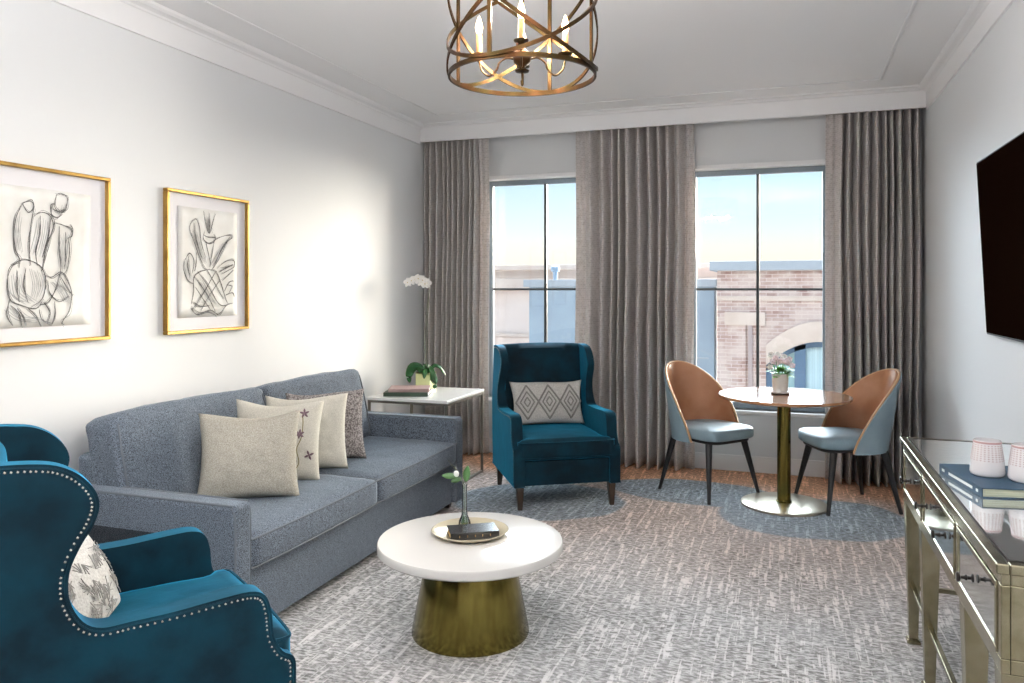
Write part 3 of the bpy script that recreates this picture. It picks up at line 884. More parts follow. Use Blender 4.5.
    for x, s in ((.335, -1), (.335, 1), (-.33, -1), (-.33, 1)):
        bm = bmesh.new(); taper(bm, (x + (.01 if x > 0 else -.03), s * .325, 0), (x, s * .325, .168), .015, .026)
        finish('leg', bm, darkwood_m, r, bevel=.003)
    return r


FAR_A = math.radians(-58.3)
NEAR_A = math.radians(55)
FAR_L = (-1.604, 5.433, 0)
NEAR_L = (-1.90, 1.86, 0)
ch = wing_armchair('teal velvet wingback armchair by the windows holding a diamond patterned pillow')
ch.location = FAR_L; ch.rotation_euler = (0, 0, FAR_A)
ch2 = dup(ch, NEAR_L, NEAR_A)
ch2['label'] = 'teal velvet wingback armchair with silver nailheads, seen from behind in the near left corner'


def local(loc, ang, x, y, z):
    return (loc[0] + x * math.cos(ang) - y * math.sin(ang), loc[1] + x * math.sin(ang) + y * math.cos(ang), z)


# lumbar pillow in the far chair (front face looks along the chair's facing)
LW, LH, LT = .56, .33, .14
lp = place_pillow('lumbar_pillow', LW, LH, LT, lgrey_m, local(FAR_L, FAR_A, -.12, .0, .485), FAR_A + PI / 2, -.28, 'oblong pale knitted pillow with dark diamond pattern on the far teal armchair', 'lumbar pillows on the teal armchairs', 5)
bm = bmesh.new()


def seg_on(bm, a, b, w, h, t, r=.004, nn=10, side=-1):
    pts = []
    for i in range(nn + 1):
        k = i / nn; x = a[0] + (b[0] - a[0]) * k; z = a[1] + (b[1] - a[1]) * k
        pts.append((x, side * (pillow_depth(w, h, t, x, z) + .002), z))
    tube(bm, pts, r, 5)


for sc2 in (1.0, .62, .28):
    for cx_ in (-.165, 0, .165):
        dx, dz = .083 * sc2, .125 * sc2
        zc = LH / 2
        q = [(cx_ - dx, zc), (cx_, zc + dz), (cx_ + dx, zc), (cx_, zc - dz)]
        for i in range(4): seg_on(bm, q[i], q[(i + 1) % 4], LW, LH, LT, .0068 if sc2 == 1 else .005)
finish('diamond_pattern', bm, dgrey_m, lp)
# pillow in the near chair
NLP = place_pillow('lumbar_pillow', .42, .27, .13, lgrey_m, local(NEAR_L, NEAR_A, -.09, -.03, .480), NEAR_A + PI / 2 - math.radians(24), -.42, 'pale pillow with sketchy grey leaf pattern leaning in the nearest teal armchair', 'lumbar pillows on the teal armchairs', 6)
bm = bmesh.new(); rnd = random.Random(3)
for k in range(46):
    cx_, cz_ = rnd.uniform(-.16, .16), rnd.uniform(.04, .23); a = rnd.uniform(0, 2 * PI)
    for j in range(4):
        a2 = a + (j - 1.5) * .45; l = rnd.uniform(.025, .05)
        bx, bz = cx_ + l * math.cos(a2), cz_ + l * math.sin(a2)
        if abs(bx) > .18 or not .03 < bz < .24: continue
        seg_on(bm, (cx_, cz_), (bx, bz), .42, .27, .13, .0014, 4)
finish('leaf_pattern', bm, dgrey_m, NLP)['kind'] = 'stuff'


# ------------------------------------------------------------------ coffee table and what stands on it
ct = tag(empty('coffee_table', (-1.308, 3.155, 0)), 'round white topped coffee table on a conical brass drum base', 'coffee table')
bm = bmesh.new(); lathe(bm, [(0, 0), (.255, 0), (.257, .006), (.188, .355), (.186, .362), (0, .362)], 96)
finish('drum_base', bm, brass_m, ct, ang=30)
bm = bmesh.new(); lathe(bm, [(0, .362), (.399, .362), (.405, .368), (.405, .396), (.401, .402), (.397, .403), (0, .403)], 128)
finish('table_top', bm, white_top_m, ct, ang=40)
TZ = .403
tray = finish('tray', (lambda b_: (lathe(b_, [(0, 0), (.135, 0), (.165, .014), (.172, .021), (.174, .019), (.168, .010), (.138, -.0), (0, -.0)][:4] + [(.168, .023), (.160, .016), (.133, .004), (0, .004)], 72), b_)[1])(bmesh.new()), tray_m, ang=50)
tray.location = (-1.335, 3.215, TZ); tag(tray, 'round shallow cream and gold tray on the coffee table', 'tray')


def book(name, w, d, t, cover, pages, loc, rz, label, group=None, spine='y0', letter=None):
    """w along x, d along y; spine on the -y side"""
    r = tag(empty(name, loc, rz), label, 'book', group)
    bm = bmesh.new(); c = .0035
    box(bm, -w / 2, w / 2, -d / 2, d / 2, 0, c); box(bm, -w / 2, w / 2, -d / 2, d / 2, t - c, t); box(bm, -w / 2, w / 2, -d / 2, -d / 2 + c, c, t - c)
    finish('cover', bm, cover, r, bevel=.0012, seg=2)
    finish('page_block', B(-w / 2 + .004, w / 2 - .004, -d / 2 + c, d / 2 - .005, c, t - c), pages, r, smooth=False)
    if letter:
        for a, b in letter:
            finish('spine_print', B(a * w, b * w, -d / 2 - .0012, -d / 2, t * .36, t * .64), print_m if cover is not blackbk_m else goldpg_m, r, smooth=False)
    return r


book('small_book', .215, .125, .032, blackbk_m, goldpg_m, (-1.31, 3.185, TZ + .0045), math.radians(32), 'small black leather book with gilt page edges on the cream tray', letter=[(-.32, -.31), (-.16, -.15), (0, .01), (.15, .16), (.31, .32)])
# bud vase with a sprig
vz = TZ + .0045
vx, vy = -1.40, 3.305
v_ = tag(empty('bud_vase', (vx, vy, vz)), 'small clear glass bud vase holding a leafy sprig on the tray', 'vase')
bm = bmesh.new()
lathe(bm, [(0, 0), (.026, 0), (.029, .006), (.026, .022), (.014, .048), (.0115, .075), (.0115, .175), (.0135, .19), (.0115, .19), (.0095, .175), (.0095, .075), (.0115, .050), (.022, .024), (.024, .008), (0, .006)], 32)
finish('vessel', bm, vase_m, v_, ang=60)
bm = bmesh.new(); lathe(bm, [(0, .0065), (.0225, .009), (.0205, .024), (.0125, .044), (0, .046)], 24)
finish('green_stems_in_water', bm, leafo_m, v_)


def leaf(bm, base, direc, length, width, up=(0, 0, 1), curl=.25, n=8, fold=.15):
    d = Vector(direc).normalized(); u = Vector(up); s = d.cross(u)
    if s.length < .05: s = d.cross(Vector((1, 0, 0)))
    s.normalize(); nn = s.cross(d).normalized()
    prev = None
    for i in range(n + 1):
        k = i / n; w = width / 2 * math.sin(PI * min(1, k * .92 + .06)) ** .8
        c = Vector(base) + d * length * k - nn * curl * length * k * k
        a = bm.verts.new(c - s * w + nn * w * fold); m_ = bm.verts.new(c); b = bm.verts.new(c + s * w + nn * w * fold)
        if prev:
            bm.faces.new((prev[0], prev[1], m_, a)); bm.faces.new((prev[1], prev[2], b, m_))
        prev = (a, m_, b)


sp_ = tag(empty('leafy_sprig', (vx, vy, vz)), 'green leafy sprig with a bare twig standing in the bud vase', 'sprig')
bm = bmesh.new()
tube(bm, spline([(0, 0, .05), (0, 0, .17), (-.015, -.005, .22), (-.045, -.012, .27)], 5), .0018, 6)
tube(bm, spline([(0, 0, .05), (.003, 0, .19), (.006, 0, .225)], 5), .0018, 6)
tube(bm, spline([(-.02, -.006, .225), (-.05, -.015, .27), (-.075, -.02, .30)], 4), .0012, 5)
tube(bm, spline([(-.01, -.003, .20), (-.045, -.015, .235), (-.06, -.02, .24)], 4), .0012, 5)
finish('stem', bm, stem_m, sp_)
for b_, d_, l_, w_ in (((.006, 0, .20), (.12, .0, 1), .075, .034), ((-.030, -.008, .225), (-1, -.35, .05), .075, .030), ((-.015, -.004, .215), (-.8, -.3, -.25), .05, .026), ((0, 0, .185), (-.3, 0, -.8), .02, .012)):
    bm = bmesh.new(); leaf(bm, b_, d_, l_, w_, up=(.2, -1, .3), curl=.05)
    finish('leaf', bm, leafo_m, sp_, solid=.0006)
bm = bmesh.new(); bmesh.ops.create_icosphere(bm, subdivisions=2, radius=.014, matrix=Matrix.Translation((-.036, -.012, .237)) @ Matrix.Diagonal((1, .5, 1.1, 1)))
finish('pale_bud', bm, petal_m, sp_)


# ------------------------------------------------------------------ side table, books, orchid
TX0, TX1, TY0, TY1, TH = -3.0, -2.335, 5.19, 5.92, .675
r = tag(empty('side_table', ((TX0 + TX1) / 2, (TY0 + TY1) / 2, 0)), 'square white marble side table on thin pewter frame past the sofa arm', 'side table')
hx, hy = (TX1 - TX0) / 2, (TY1 - TY0) / 2
finish('table_top', B(-hx, hx, -hy, hy, TH - .022, TH), marble_m, r, bevel=.003)
bm = bmesh.new(); g = .018
for a in (-1, 1):
    x = a * (hx - g / 2 - .004); box(bm, x - g / 2, x + g / 2, -hy + .004, hy - .004, TH - .040, TH - .022)
    y = a * (hy - g / 2 - .004); box(bm, -hx + .022, hx - .022, y - g / 2, y + g / 2, TH - .040, TH - .022)
finish('top_rail', bm, nickel_m, r, bevel=.001)
for a in (-1, 1):
    for b in (-1, 1):
        x, y = a * (hx - .013), b * (hy - .013)
        finish('leg', B(x - g / 2, x + g / 2, y - g / 2, y + g / 2, 0, TH - .040), nickel_m, r, bevel=.001)
for a in (-1, 1):
    x = a * (hx - .013); finish('floor_rail', B(x - g / 2, x + g / 2, -hy + .022, hy - .022, .0, .018), nickel_m, r, bevel=.001)
bkg = 'books stacked on the side table'
book('book', .34, .25, .030, greenbk_m, whitepg_m, (-2.77, 5.42, TH), math.radians(18), 'dark green book, lower of the two on the marble side table', bkg)
book('book', .31, .225, .026, mauve_m, whitepg_m, (-2.76, 5.43, TH + .030), math.radians(22), 'dusty mauve book lying on top of the dark green one', bkg)

ox, oy = -2.80, 5.80
pot = tag(empty('plant_pot', (ox, oy, TH)), 'pale lime ceramic cube pot on the marble side table', 'pot')
bm = bmesh.new()
s_, hh = .065, .140
prism(bm, [(-s_, -s_), (s_, -s_), (s_, s_), (-s_, s_)], 0, hh, 'xy')
f = [f for f in bm.faces if all(v.co.z > hh - 1e-5 for v in f.verts)]
rr = bmesh.ops.inset_region(bm, faces=f, thickness=.006)
for v in f[0].verts: v.co.z -= .02
finish('vessel', bm, potgreen_m, pot, bevel=.004)
bm = bmesh.new(); box(bm, -.057, .057, -.057, .057, hh - .022, hh - .012)
bmesh.ops.subdivide_edges(bm, edges=bm.edges[:], cuts=5, use_grid_fill=True)
for v in bm.verts:
    if v.co.z > hh - .015: v.co.z += .012 * noise.noise(v.co * 60) + .004
finish('moss', bm, moss_m, pot)
orc = tag(empty('orchid', (ox, oy, TH + .12)), 'tall white orchid with arching stem, rising from the lime pot', 'orchid')
bm = bmesh.new()
stem = spline([(0, .01, .01), (-.012, .005, .24), (.006, 0, .50), (.030, 0, .70), (.018, -.005, .765), (-.03, -.01, .795), (-.09, -.015, .785), (-.150, -.02, .755)], 8)
tube(bm, stem, .004, 6)
tube(bm, [(0.008, .015, .01), (.006, .015, .42), (.024, .01, .68)], .0018, 5)
finish('stem', bm, stem_m, orc)
for path_, wd, mixv in (
        ([(-.005, -.02, .0), (-.045, -.045, .06), (-.095, -.055, .055), (-.125, -.06, -.01), (-.118, -.06, -.075)], .075, .8),
        ([(.01, -.02, .0), (.045, -.05, .035), (.085, -.07, -.005), (.118, -.085, -.06), (.116, -.09, -.108)], .082, .9),
        ([(.0, -.01, .0), (-.03, -.03, .045), (-.07, -.05, .05), (-.10, -.08, .0)], .06, .4),
        ([(.0, .01, .0), (.05, .04, .07), (.10, .07, .05), (.14, .09, -.02)], .065, .3),
        ([(.0, .0, .0), (-.02, .05, .07), (-.04, .10, .06), (-.05, .14, .0)], .06, .2),
        ([(.0, -.01, .0), (.02, -.04, .05), (.03, -.085, .03), (.035, -.11, -.03)], .055, .1)):
    bm = bmesh.new(); P = spline(path_, 6); prev = None
    for i_, p in enumerate(P):
        tt = (P[min(i_ + 1, len(P) - 1)] - P[max(i_ - 1, 0)]).normalized()
        side_ = tt.cross(Vector((0, 0, 1))); side_ = side_.normalized() if side_.length > .05 else Vector((0, 1, 0))
        pl2 = tt.cross(side_).normalized()
        sv = (side_ * (1 - mixv) + pl2 * mixv).normalized(); nv = tt.cross(sv).normalized()
        w = wd / 2 * math.sin(PI * min(1, .10 + .90 * i_ / (len(P) - 1))) ** .7
        a_ = bm.verts.new(p - sv * w + nv * w * .2); m_ = bm.verts.new(p); b_ = bm.verts.new(p + sv * w + nv * w * .2)
        if prev:
            bm.faces.new((prev[0], prev[1], m_, a_)); bm.faces.new((prev[1], prev[2], b_, m_))
        prev = (a_, m_, b_)
    finish('leaf', bm, leafd_m, orc, solid=.003, ang=180)
for k, (px_, pz_) in enumerate(((.025, .745), (-.012, .768), (-.050, .782), (-.085, .775), (-.115, .765), (-.148, .750), (-.03, .752), (.008, .738))):
    bm = bmesh.new(); c = Vector((px_, -.028 - .006 * (k % 3), pz_)); tilt = -.25 + .2 * (k % 3)
    for j in range(5):
        a = PI / 2 + j * 2 * PI / 5 + tilt
        mtx = Matrix.Translation(c + Vector((.020 * math.cos(a), .002, .020 * math.sin(a)))) @ Matrix.Rotation(-a, 4, 'Y') @ Matrix.Diagonal((.021, .003, .018 if j in (1, 4) else .013, 1))
        bmesh.ops.create_icosphere(bm, subdivisions=2, radius=1, matrix=mtx)
    fl = finish('blossom', bm, petal_m, orc)
    bm = bmesh.new(); bmesh.ops.create_icosphere(bm, subdivisions=1, radius=.0045, matrix=Matrix.Translation(c + Vector((0, -.005, 0))))
    finish('blossom_heart', bm, yellow_m, fl)

# black glass end table between the near armchair and the sofa arm
r = tag(empty('end_table', (-2.72, 2.22, 0)), 'low black glass topped end table between near armchair and sofa arm', 'end table')
finish('table_top', B(-.34, .30, -.30, .33, .465, .485), blackgls_m, r, bevel=.004)
finish('apron', B(-.32, .28, -.28, .31, .40, .465), darkwood_m, r, bevel=.003)
for a in (-.29, .25):
    for b in (-.25, .28):
        finish('leg', B(a - .02, a + .02, b - .02, b + .02, 0, .40), darkwood_m, r, bevel=.003)

# ------------------------------------------------------------------ cafe table
cf = tag(empty('pedestal_table', (-.02, 5.70, 0)), 'round walnut topped pedestal table on a brass column between two dining chairs', 'table')
bm = bmesh.new(); lathe(bm, [(0, 0), (.285, 0), (.288, .004), (.286, .014), (.275, .018), (.06, .024), (0, .024)], 96)
finish('floor_plate', bm, satin_m, cf, ang=30)
bm = bmesh.new(); lathe(bm, [(0, .024), (.052, .024), (.052, .030), (.045, .034), (.045, .735), (0, .735)], 48)
finish('column', bm, brass_m, cf, ang=30)
bm = bmesh.new(); lathe(bm, [(0, .728), (.16, .728), (.16, .737), (0, .737)], 48)
finish('mounting_plate', bm, black_m, cf, ang=30)
bm = bmesh.new(); lathe(bm, [(0, .737), (.425, .737), (.438, .745), (.440, .752), (.437, .761), (0, .762)], 128)
finish('table_top', bm, walnut_m, cf, ang=40)
CZ = .762
fx, fy = -.045, 5.74
ct_ = finish('coaster', (lambda b_: (lathe(b_, [(0, 0), (.062, 0), (.062, .006), (0, .006)], 48), b_)[1])(bmesh.new()), handle_m)
ct_.location = (fx, fy, CZ); tag(ct_, 'dark round coaster under the white flower pot', 'coaster')
fp = tag(empty('flower_pot', (fx, fy, CZ + .006)), 'white cylindrical ceramic pot on saucer on the walnut table', 'pot')
bm = bmesh.new(); lathe(bm, [(0, 0), (.058, 0), (.064, .006), (.064, .014), (.060, .014), (.052, .008), (0, .008)], 48)
finish('saucer', bm, potwhite_m, fp, ang=40)
bm = bmesh.new(); lathe(bm, [(0, .008), (.045, .008), (.052, .014), (.056, .135), (.052, .135), (.050, .115), (0, .115)], 48)
finish('vessel', bm, potwhite_m, fp, ang=40)
bm = bmesh.new(); lathe(bm, [(0, .1155), (.0495, .1155), (.047, .121), (0, .126)], 24)
finish('soil', bm, moss_m, fp)
pl = tag(empty('potted_flowers', (fx, fy, CZ + .125)), 'pale pink and white flowers over green leaves in the white pot', 'flowers')
rnd = random.Random(11)
for k in range(34):
    a = rnd.uniform(0, 2 * PI); rr_ = rnd.uniform(.0, .045); zz = rnd.uniform(.0, .04)
    bm = bmesh.new()
    leaf(bm, (rr_ * .6 * math.cos(a), rr_ * .6 * math.sin(a), zz - .004), (math.cos(a), math.sin(a), rnd.uniform(.1, 1.2)), rnd.uniform(.035, .055), rnd.uniform(.028, .038), curl=.35, n=6)
    finish('leaf', bm, leaf_m, pl, solid=.0006, ang=180)
for k in range(15):
    a = k * 2.4; rr_ = .012 + .048 * (k / 15) ** .6; zz = .085 + rnd.uniform(-.015, .035) - (.03 if k > 11 else 0)
    c = Vector((rr_ * math.cos(a) * 1.1, rr_ * math.sin(a), zz))
    bm = bmesh.new()
    for j in range(5):
        b = j * 2 * PI / 5 + k
        mtx = Matrix.Translation(c + Vector((.009 * math.cos(b), .009 * math.sin(b) * .6 - .002, .009 * math.sin(b)))) @ Matrix.Diagonal((.010, .007, .009, 1))
        bmesh.ops.create_icosphere(bm, subdivisions=1, radius=1, matrix=mtx)
    fl = finish('blossom', bm, pinkpetal_m if k % 3 else petal_m, pl)
    bm = bmesh.new(); tube(bm, [(c.x * .4, c.y * .4, .0), (c.x * .8, c.y * .8, zz * .6), tuple(c)], .0015, 5)
    finish('flower_stalk', bm, leaf_m, pl)


pl.scale = (1.3, 1.3, 1.25)

# ------------------------------------------------------------------ dining chairs
def dining_chair(label):
    r = tag(empty('dining_chair'), label, 'chair', 'tan and slate barrel chairs at the pedestal table')
    FM = math.radians(102); z0 = .40
    n, mz = 40, 10

    def pt(phi, k, off):
        s = abs(phi) / FM
        zt = z0 + .53 * max(0.0, 1 - s ** 2.1) ** .80
        z = z0 + (zt - z0) * k
        q = (z - z0) / .53
        rx, ry = .262 + off + .03 * q, .258 + off + .015 * q
        x = -rx * math.cos(phi) - .075 * q * math.cos(phi / 2) ** 2 + .02
        # flatten the back a little
        y = ry * math.sin(phi) * (1 if abs(phi) < PI / 2 else 1 - .12 * (abs(phi) - PI / 2))
        return Vector((x, y, z))

    def shell(off_in, off_out):
        bm = bmesh.new(); gi, go = [], []
        for i in range(n + 1):
            phi = -FM + 2 * FM * i / n
            gi.append([bm.verts.new(pt(phi, j / mz, off_in)) for j in range(mz + 1)])
            go.append([bm.verts.new(pt(phi, j / mz, off_out)) for j in range(mz + 1)])
        for i in range(n):
            for j in range(mz):
                bm.faces.new((gi[i][j], gi[i + 1][j], gi[i + 1][j + 1], gi[i][j + 1]))
                bm.faces.new((go[i][j], go[i][j + 1], go[i + 1][j + 1], go[i + 1][j]))
            bm.faces.new((gi[i][mz], gi[i + 1][mz], go[i + 1][mz], go[i][mz]))
            bm.faces.new((gi[i][0], go[i][0], go[i + 1][0], gi[i + 1][0]))
        bmesh.ops.remove_doubles(bm, verts=bm.verts[:], dist=1e-5)
        return bm
    finish('leather_backrest', shell(-.014, .004), leather_m, r, ang=60)
    finish('outer_shell', shell(.0045, .020), seatblue_m, r, ang=60)
    bm = bmesh.new(); tube(bm, [pt(-FM + 2 * FM * i / 80, 1.0, .003) + Vector((0, 0, .002)) for i in range(81)], .008, 8)
    finish('rim', bm, rim_m, r)
    # seat cushion
    out = []
    for i in range(40):
        a = 2 * PI * i / 40; ca, sa = math.cos(a), math.sin(a)
        e_ = 2 / 5.5 if ca > 0 else 2 / 2.2
        out.append((.025 + .25 * math.copysign(abs(ca) ** e_, ca) + (-.0 if ca > 0 else .03 * 0), .236 * math.copysign(abs(sa) ** (2 / (4.5 if ca > 0 else 2.4)), sa)))
    bm = bmesh.new(); rings = []
    for sc2, z in ((.97, .425), (1.0, .435), (1.0, .48), (.985, .492), (.94, .499), (.6, .508), (.25, .510)):
        rings.append([bm.verts.new((.025 + (x - .025) * sc2, y * sc2, z)) for x, y in out])
    for a, b in zip(rings, rings[1:]):
        for i in range(40): bm.faces.new((a[i], a[(i + 1) % 40], b[(i + 1) % 40], b[i]))
    bm.faces.new(rings[0][::-1]); bm.faces.new(rings[-1])
    finish('seat', bm, seatblue_m, r, ang=60)
    bm = bmesh.new(); prism(bm, [(x * .9, y * .88) for x, y in out], .400, .4245, 'xy')
    finish('seat_frame', bm, black_m, r, bevel=.003)
    for a in (-1, 1):
        for b in (-1, 1):
            bm = bmesh.new()
            tube(bm, [(a * .25, b * .25, .0), (a * .175, b * .175, .402)], [.012, .025], 12)
            for v in bm.verts:
                v.co.z = max(v.co.z, 0)
            finish('leg', bm, black_m, r)
    return r


LC = (-.545, 5.88, 0); RC = (.385, 5.85, 0)
d1 = dining_chair('tan leather and slate blue barrel chair left of the walnut table'); d1.location = LC; d1.rotation_euler = (0, 0, math.radians(-39))
d2 = dup(d1, RC, math.radians(-156.5)); d2['label'] = 'tan leather and slate blue barrel chair right of the walnut table, toward the console'


# ------------------------------------------------------------------ mirrored console
CX0, CX1, CY0, CY1, CT = .470, .935, 2.09, 3.71, .86
co = tag(empty('mirrored_console', (CX0, (CY0 + CY1) / 2, 0)), 'champagne silver console table with mirrored top and drawers along the right wall', 'console table')
HY = (CY1 - CY0) / 2; DX = CX1 - CX0


def cb(*a): return B(*a)


bm = bmesh.new(); e_ = .028
box(bm, -.012, e_ - .012, -HY - .012, HY + .012, CT - .025, CT); box(bm, DX - e_, DX, -HY - .012, HY + .012, CT - .025, CT)
box(bm, e_ - .012, DX - e_, -HY - .012, -HY + e_ - .012, CT - .025, CT); box(bm, e_ - .012, DX - e_, HY - e_ + .012, HY + .012, CT - .025, CT)
finish('top_frame', bm, champ_m, co, bevel=.004)
bm = bmesh.new(); g2 = .005
a0, a1, b0, b1 = e_ - .012, DX - e_, -HY + e_ - .012, HY - e_ + .012
box(bm, a0, a0 + g2, b0, b1, CT - .02, CT + .001); box(bm, a1 - g2, a1, b0, b1, CT - .02, CT + .001); box(bm, a0 + g2, a1 - g2, b0, b0 + g2, CT - .02, CT + .001); box(bm, a0 + g2, a1 - g2, b1 - g2, b1, CT - .02, CT + .001)
finish('inlay_line', bm, handle_m, co, smooth=False)
finish('mirror_top', B(a0 + g2, a1 - g2, b0 + g2, b1 - g2, CT - .02, CT - .0005), topmirror_m, co, smooth=False)
# carcass: rails
AZ0, AZ1 = .60, CT - .025
bm = bmesh.new()
box(bm, 0, .02, -HY, HY, AZ0, AZ0 + .035); box(bm, 0, .02, -HY, HY, AZ1 - .028, AZ1)
for y in (-HY, -.32, .32 - .03, HY - .03): box(bm, 0, .02, y, y + .03, AZ0 + .035, AZ1 - .028)
finish('front_rail', bm, champ_m, co, bevel=.003)
for s in (-1, 1):
    y0, y1 = sorted((s * HY, s * (HY - .02)))
    bm = bmesh.new()
    box(bm, .02, DX, y0, y1, AZ0, AZ0 + .035); box(bm, .02, DX, y0, y1, AZ1 - .028, AZ1)
    box(bm, .02, .05, y0, y1, AZ0 + .035, AZ1 - .028); box(bm, DX - .03, DX, y0, y1, AZ0 + .035, AZ1 - .028)
    ep = finish('end_panel', bm, champ_m, co, bevel=.003)
    finish('mirror', B(.05, DX - .03, y0 + .006, y1 - .006, AZ0 + .035, AZ1 - .028), antmirror_m, ep, smooth=False)
finish('back_panel', B(DX - .015, DX - .002, -HY + .02, HY - .02, AZ0, AZ1), champ_m, co)
finish('bottom_panel', B(.02, DX - .015, -HY + .02, HY - .02, AZ0, AZ0 + .012), champ_m, co)
zb0, zb1 = AZ0 + .037, AZ1 - .030
for y0, y1, hs in ((-HY + .032, -.322, ((-HY + .032 - .322) / 2,)), (-.288, .288, (-.17, .17)), (.322, HY - .032, ((HY - .032 + .322) / 2,))):
    bm = bmesh.new(); q = .014
    box(bm, -.004, .016, y0, y1, zb0, zb0 + q); box(bm, -.004, .016, y0, y1, zb1 - q, zb1); box(bm, -.004, .016, y0, y0 + q, zb0 + q, zb1 - q); box(bm, -.004, .016, y1 - q, y1, zb0 + q, zb1 - q)
    dr = finish('drawer', bm, champ_m, co, bevel=.002)
    finish('mirror_front', B(.000, .012, y0 + q, y1 - q, zb0 + q, zb1 - q), antmirror_m, dr, smooth=False)
    for hy_ in hs:
        bm = bmesh.new(); z = (zb0 + zb1) / 2 + .01
        prof_ = [(0, 0), (.011, 0), (.011, .003), (.0045, .006), (.0045, .014), (.0075, .016), (.0075, .019), (.0045, .021), (.004, .030), (.013, .033), (.014, .037), (.010, .041), (0, .042)]
        lathe(bm, prof_, 20)
        bmesh.ops.transform(bm, matrix=Matrix.Translation((-.0045, hy_, z)) @ Matrix.Rotation(-PI / 2, 4, 'Y'), verts=bm.verts[:])
        finish('handle', bm, handle_m, dr)
LY = (HY - .035, .37, -.37, -HY + .035)
for x in (.034, DX - .034):
    for y in LY:
        bm = bmesh.new(); taper(bm, (x, y, .02), (x, y, AZ0), .017, .033)
        box(bm, x - .026, x + .026, y - .026, y + .026, 0, .012); taper(bm, (x, y, .012), (x, y, .02), .026, .017)
        finish('leg', bm, champ_m, co, bevel=.002)
bm = bmesh.new()
for x in (.034, DX - .034):
    for ya, yb in zip(LY, LY[1:]):
        box(bm, x - .009, x + .009, yb + .021, ya - .021, .222, .240)
for y in (LY[0], LY[-1]): box(bm, .034 + .022, DX - .034 - .022, y - .009, y + .009, .222, .240)
finish('stretcher', bm, champ_m, co, bevel=.002)
# a navy book and two tumblers
bx, by = .652, 2.90
book('large_book', .335, .25, .031, navy_m, pages_m, (bx, by, CT), math.radians(-79.4), 'large navy clothbound book lying on the mirrored console under the tumblers', letter=[(-.42, -.36), (-.25, .30), (.38, .42)])


def tumbler(loc, label):
    r = tag(empty('tumbler', loc), label, 'tumbler', 'pearly tumblers on the navy book')
    bm = bmesh.new()
    lathe(bm, [(0, .004), (.038, 0), (.043, .004), (.0445, .012), (.0425, .04), (.0375, .075), (.0345, .100), (.034, .104), (.0315, .104), (.032, .1), (.035, .075), (.040, .04), (.041, .014), (0, .010)], 48)
    finish('glass_body', bm, tumbler_m, r, ang=50)
    bm = bmesh.new()
    for row in range(8):
        z = .048 + row * .0062; rad = .0425 + (.0345 - .0425) * (z - .04) / .06
        for k in range(26):
            a = 2 * PI * (k + .5 * 0) / 26
            bmesh.ops.create_cube(bm, size=1, matrix=Matrix.Translation((rad * math.cos(a), rad * math.sin(a), z)) @ Matrix.Rotation(a, 4, 'Z') @ Matrix.Diagonal((.0016, .0042, .0018, 1)))
    o = finish('etched_pattern', bm, redpat_m, r, smooth=False)
    bm = bmesh.new(); lathe(bm, [(.0352, .0965), (.0362, .0965), (.0352, .102), (.0342, .102)], 48)
    finish('rim_band', bm, redpat_m, r)
    r.scale = (1.14, 1.14, 1.10)
    return r


tumbler((.615, 2.905, CT + .031), 'pearly patterned tumbler, left of two, on the navy book')
tumbler((.712, 2.855, CT + .031), 'pearly patterned tumbler, right of two, at the right edge of view')

# ------------------------------------------------------------------ television
tv = tag(empty('television', (.935, 3.72, 1.70)), 'large black flat television mounted on the right wall', 'television')
tv.rotation_euler = (0, math.radians(-3), 0)
HW, HH = .72, .43
finish('housing', B(-.020, .012, -HW, HW, -HH, HH), bezel_m, tv, bevel=.004)
finish('screen', B(-.0225, -.0195, -HW + .008, HW - .008, -HH + .010, HH - .008), screen_m, tv, smooth=False)
finish('mount_bracket', B(.012, .030, -.22, .22, -.15, .15), bezel_m, tv, bevel=.002)

# ------------------------------------------------------------------ chandelier
cz = 2.255
RD, HD = .262, .44
cd = 2.80
chx, chy = -.898, 2.65
chn = tag(empty('chandelier', (chx, chy, cz)), 'antique bronze open drum chandelier with crossing hoops and candle lights', 'chandelier')


def ringpts(fn, n=72):
    return [fn(2 * PI * i / n) for i in range(n)]


def strap(bm, pts, w, t, closed=True):
    """flat strap on the drum: w tall, t thick radially"""
    n = len(pts); rings = []
    for i in range(n):
        p = Vector(pts[i]); a = Vector(pts[(i - 1) % n] if (closed or i > 0) else pts[i]); b = Vector(pts[(i + 1) % n] if (closed or i < n - 1) else pts[i])
        tg = (b - a).normalized(); rad = Vector((p.x, p.y, 0)).normalized()
        up = tg.cross(rad).normalized(); rad = up.cross(tg).normalized()
        rings.append([bm.verts.new(p + up * sx2 * w / 2 + rad * sy2 * t / 2) for sx2, sy2 in ((-1, -1), (1, -1), (1, 1), (-1, 1))])
    for i in range(n if closed else n - 1):
        a, b = rings[i], rings[(i + 1) % n]
        for k in range(4): bm.faces.new((a[k], a[(k + 1) % 4], b[(k + 1) % 4], b[k]))
    if not closed:
        bm.faces.new(rings[0][::-1]); bm.faces.new(rings[-1])


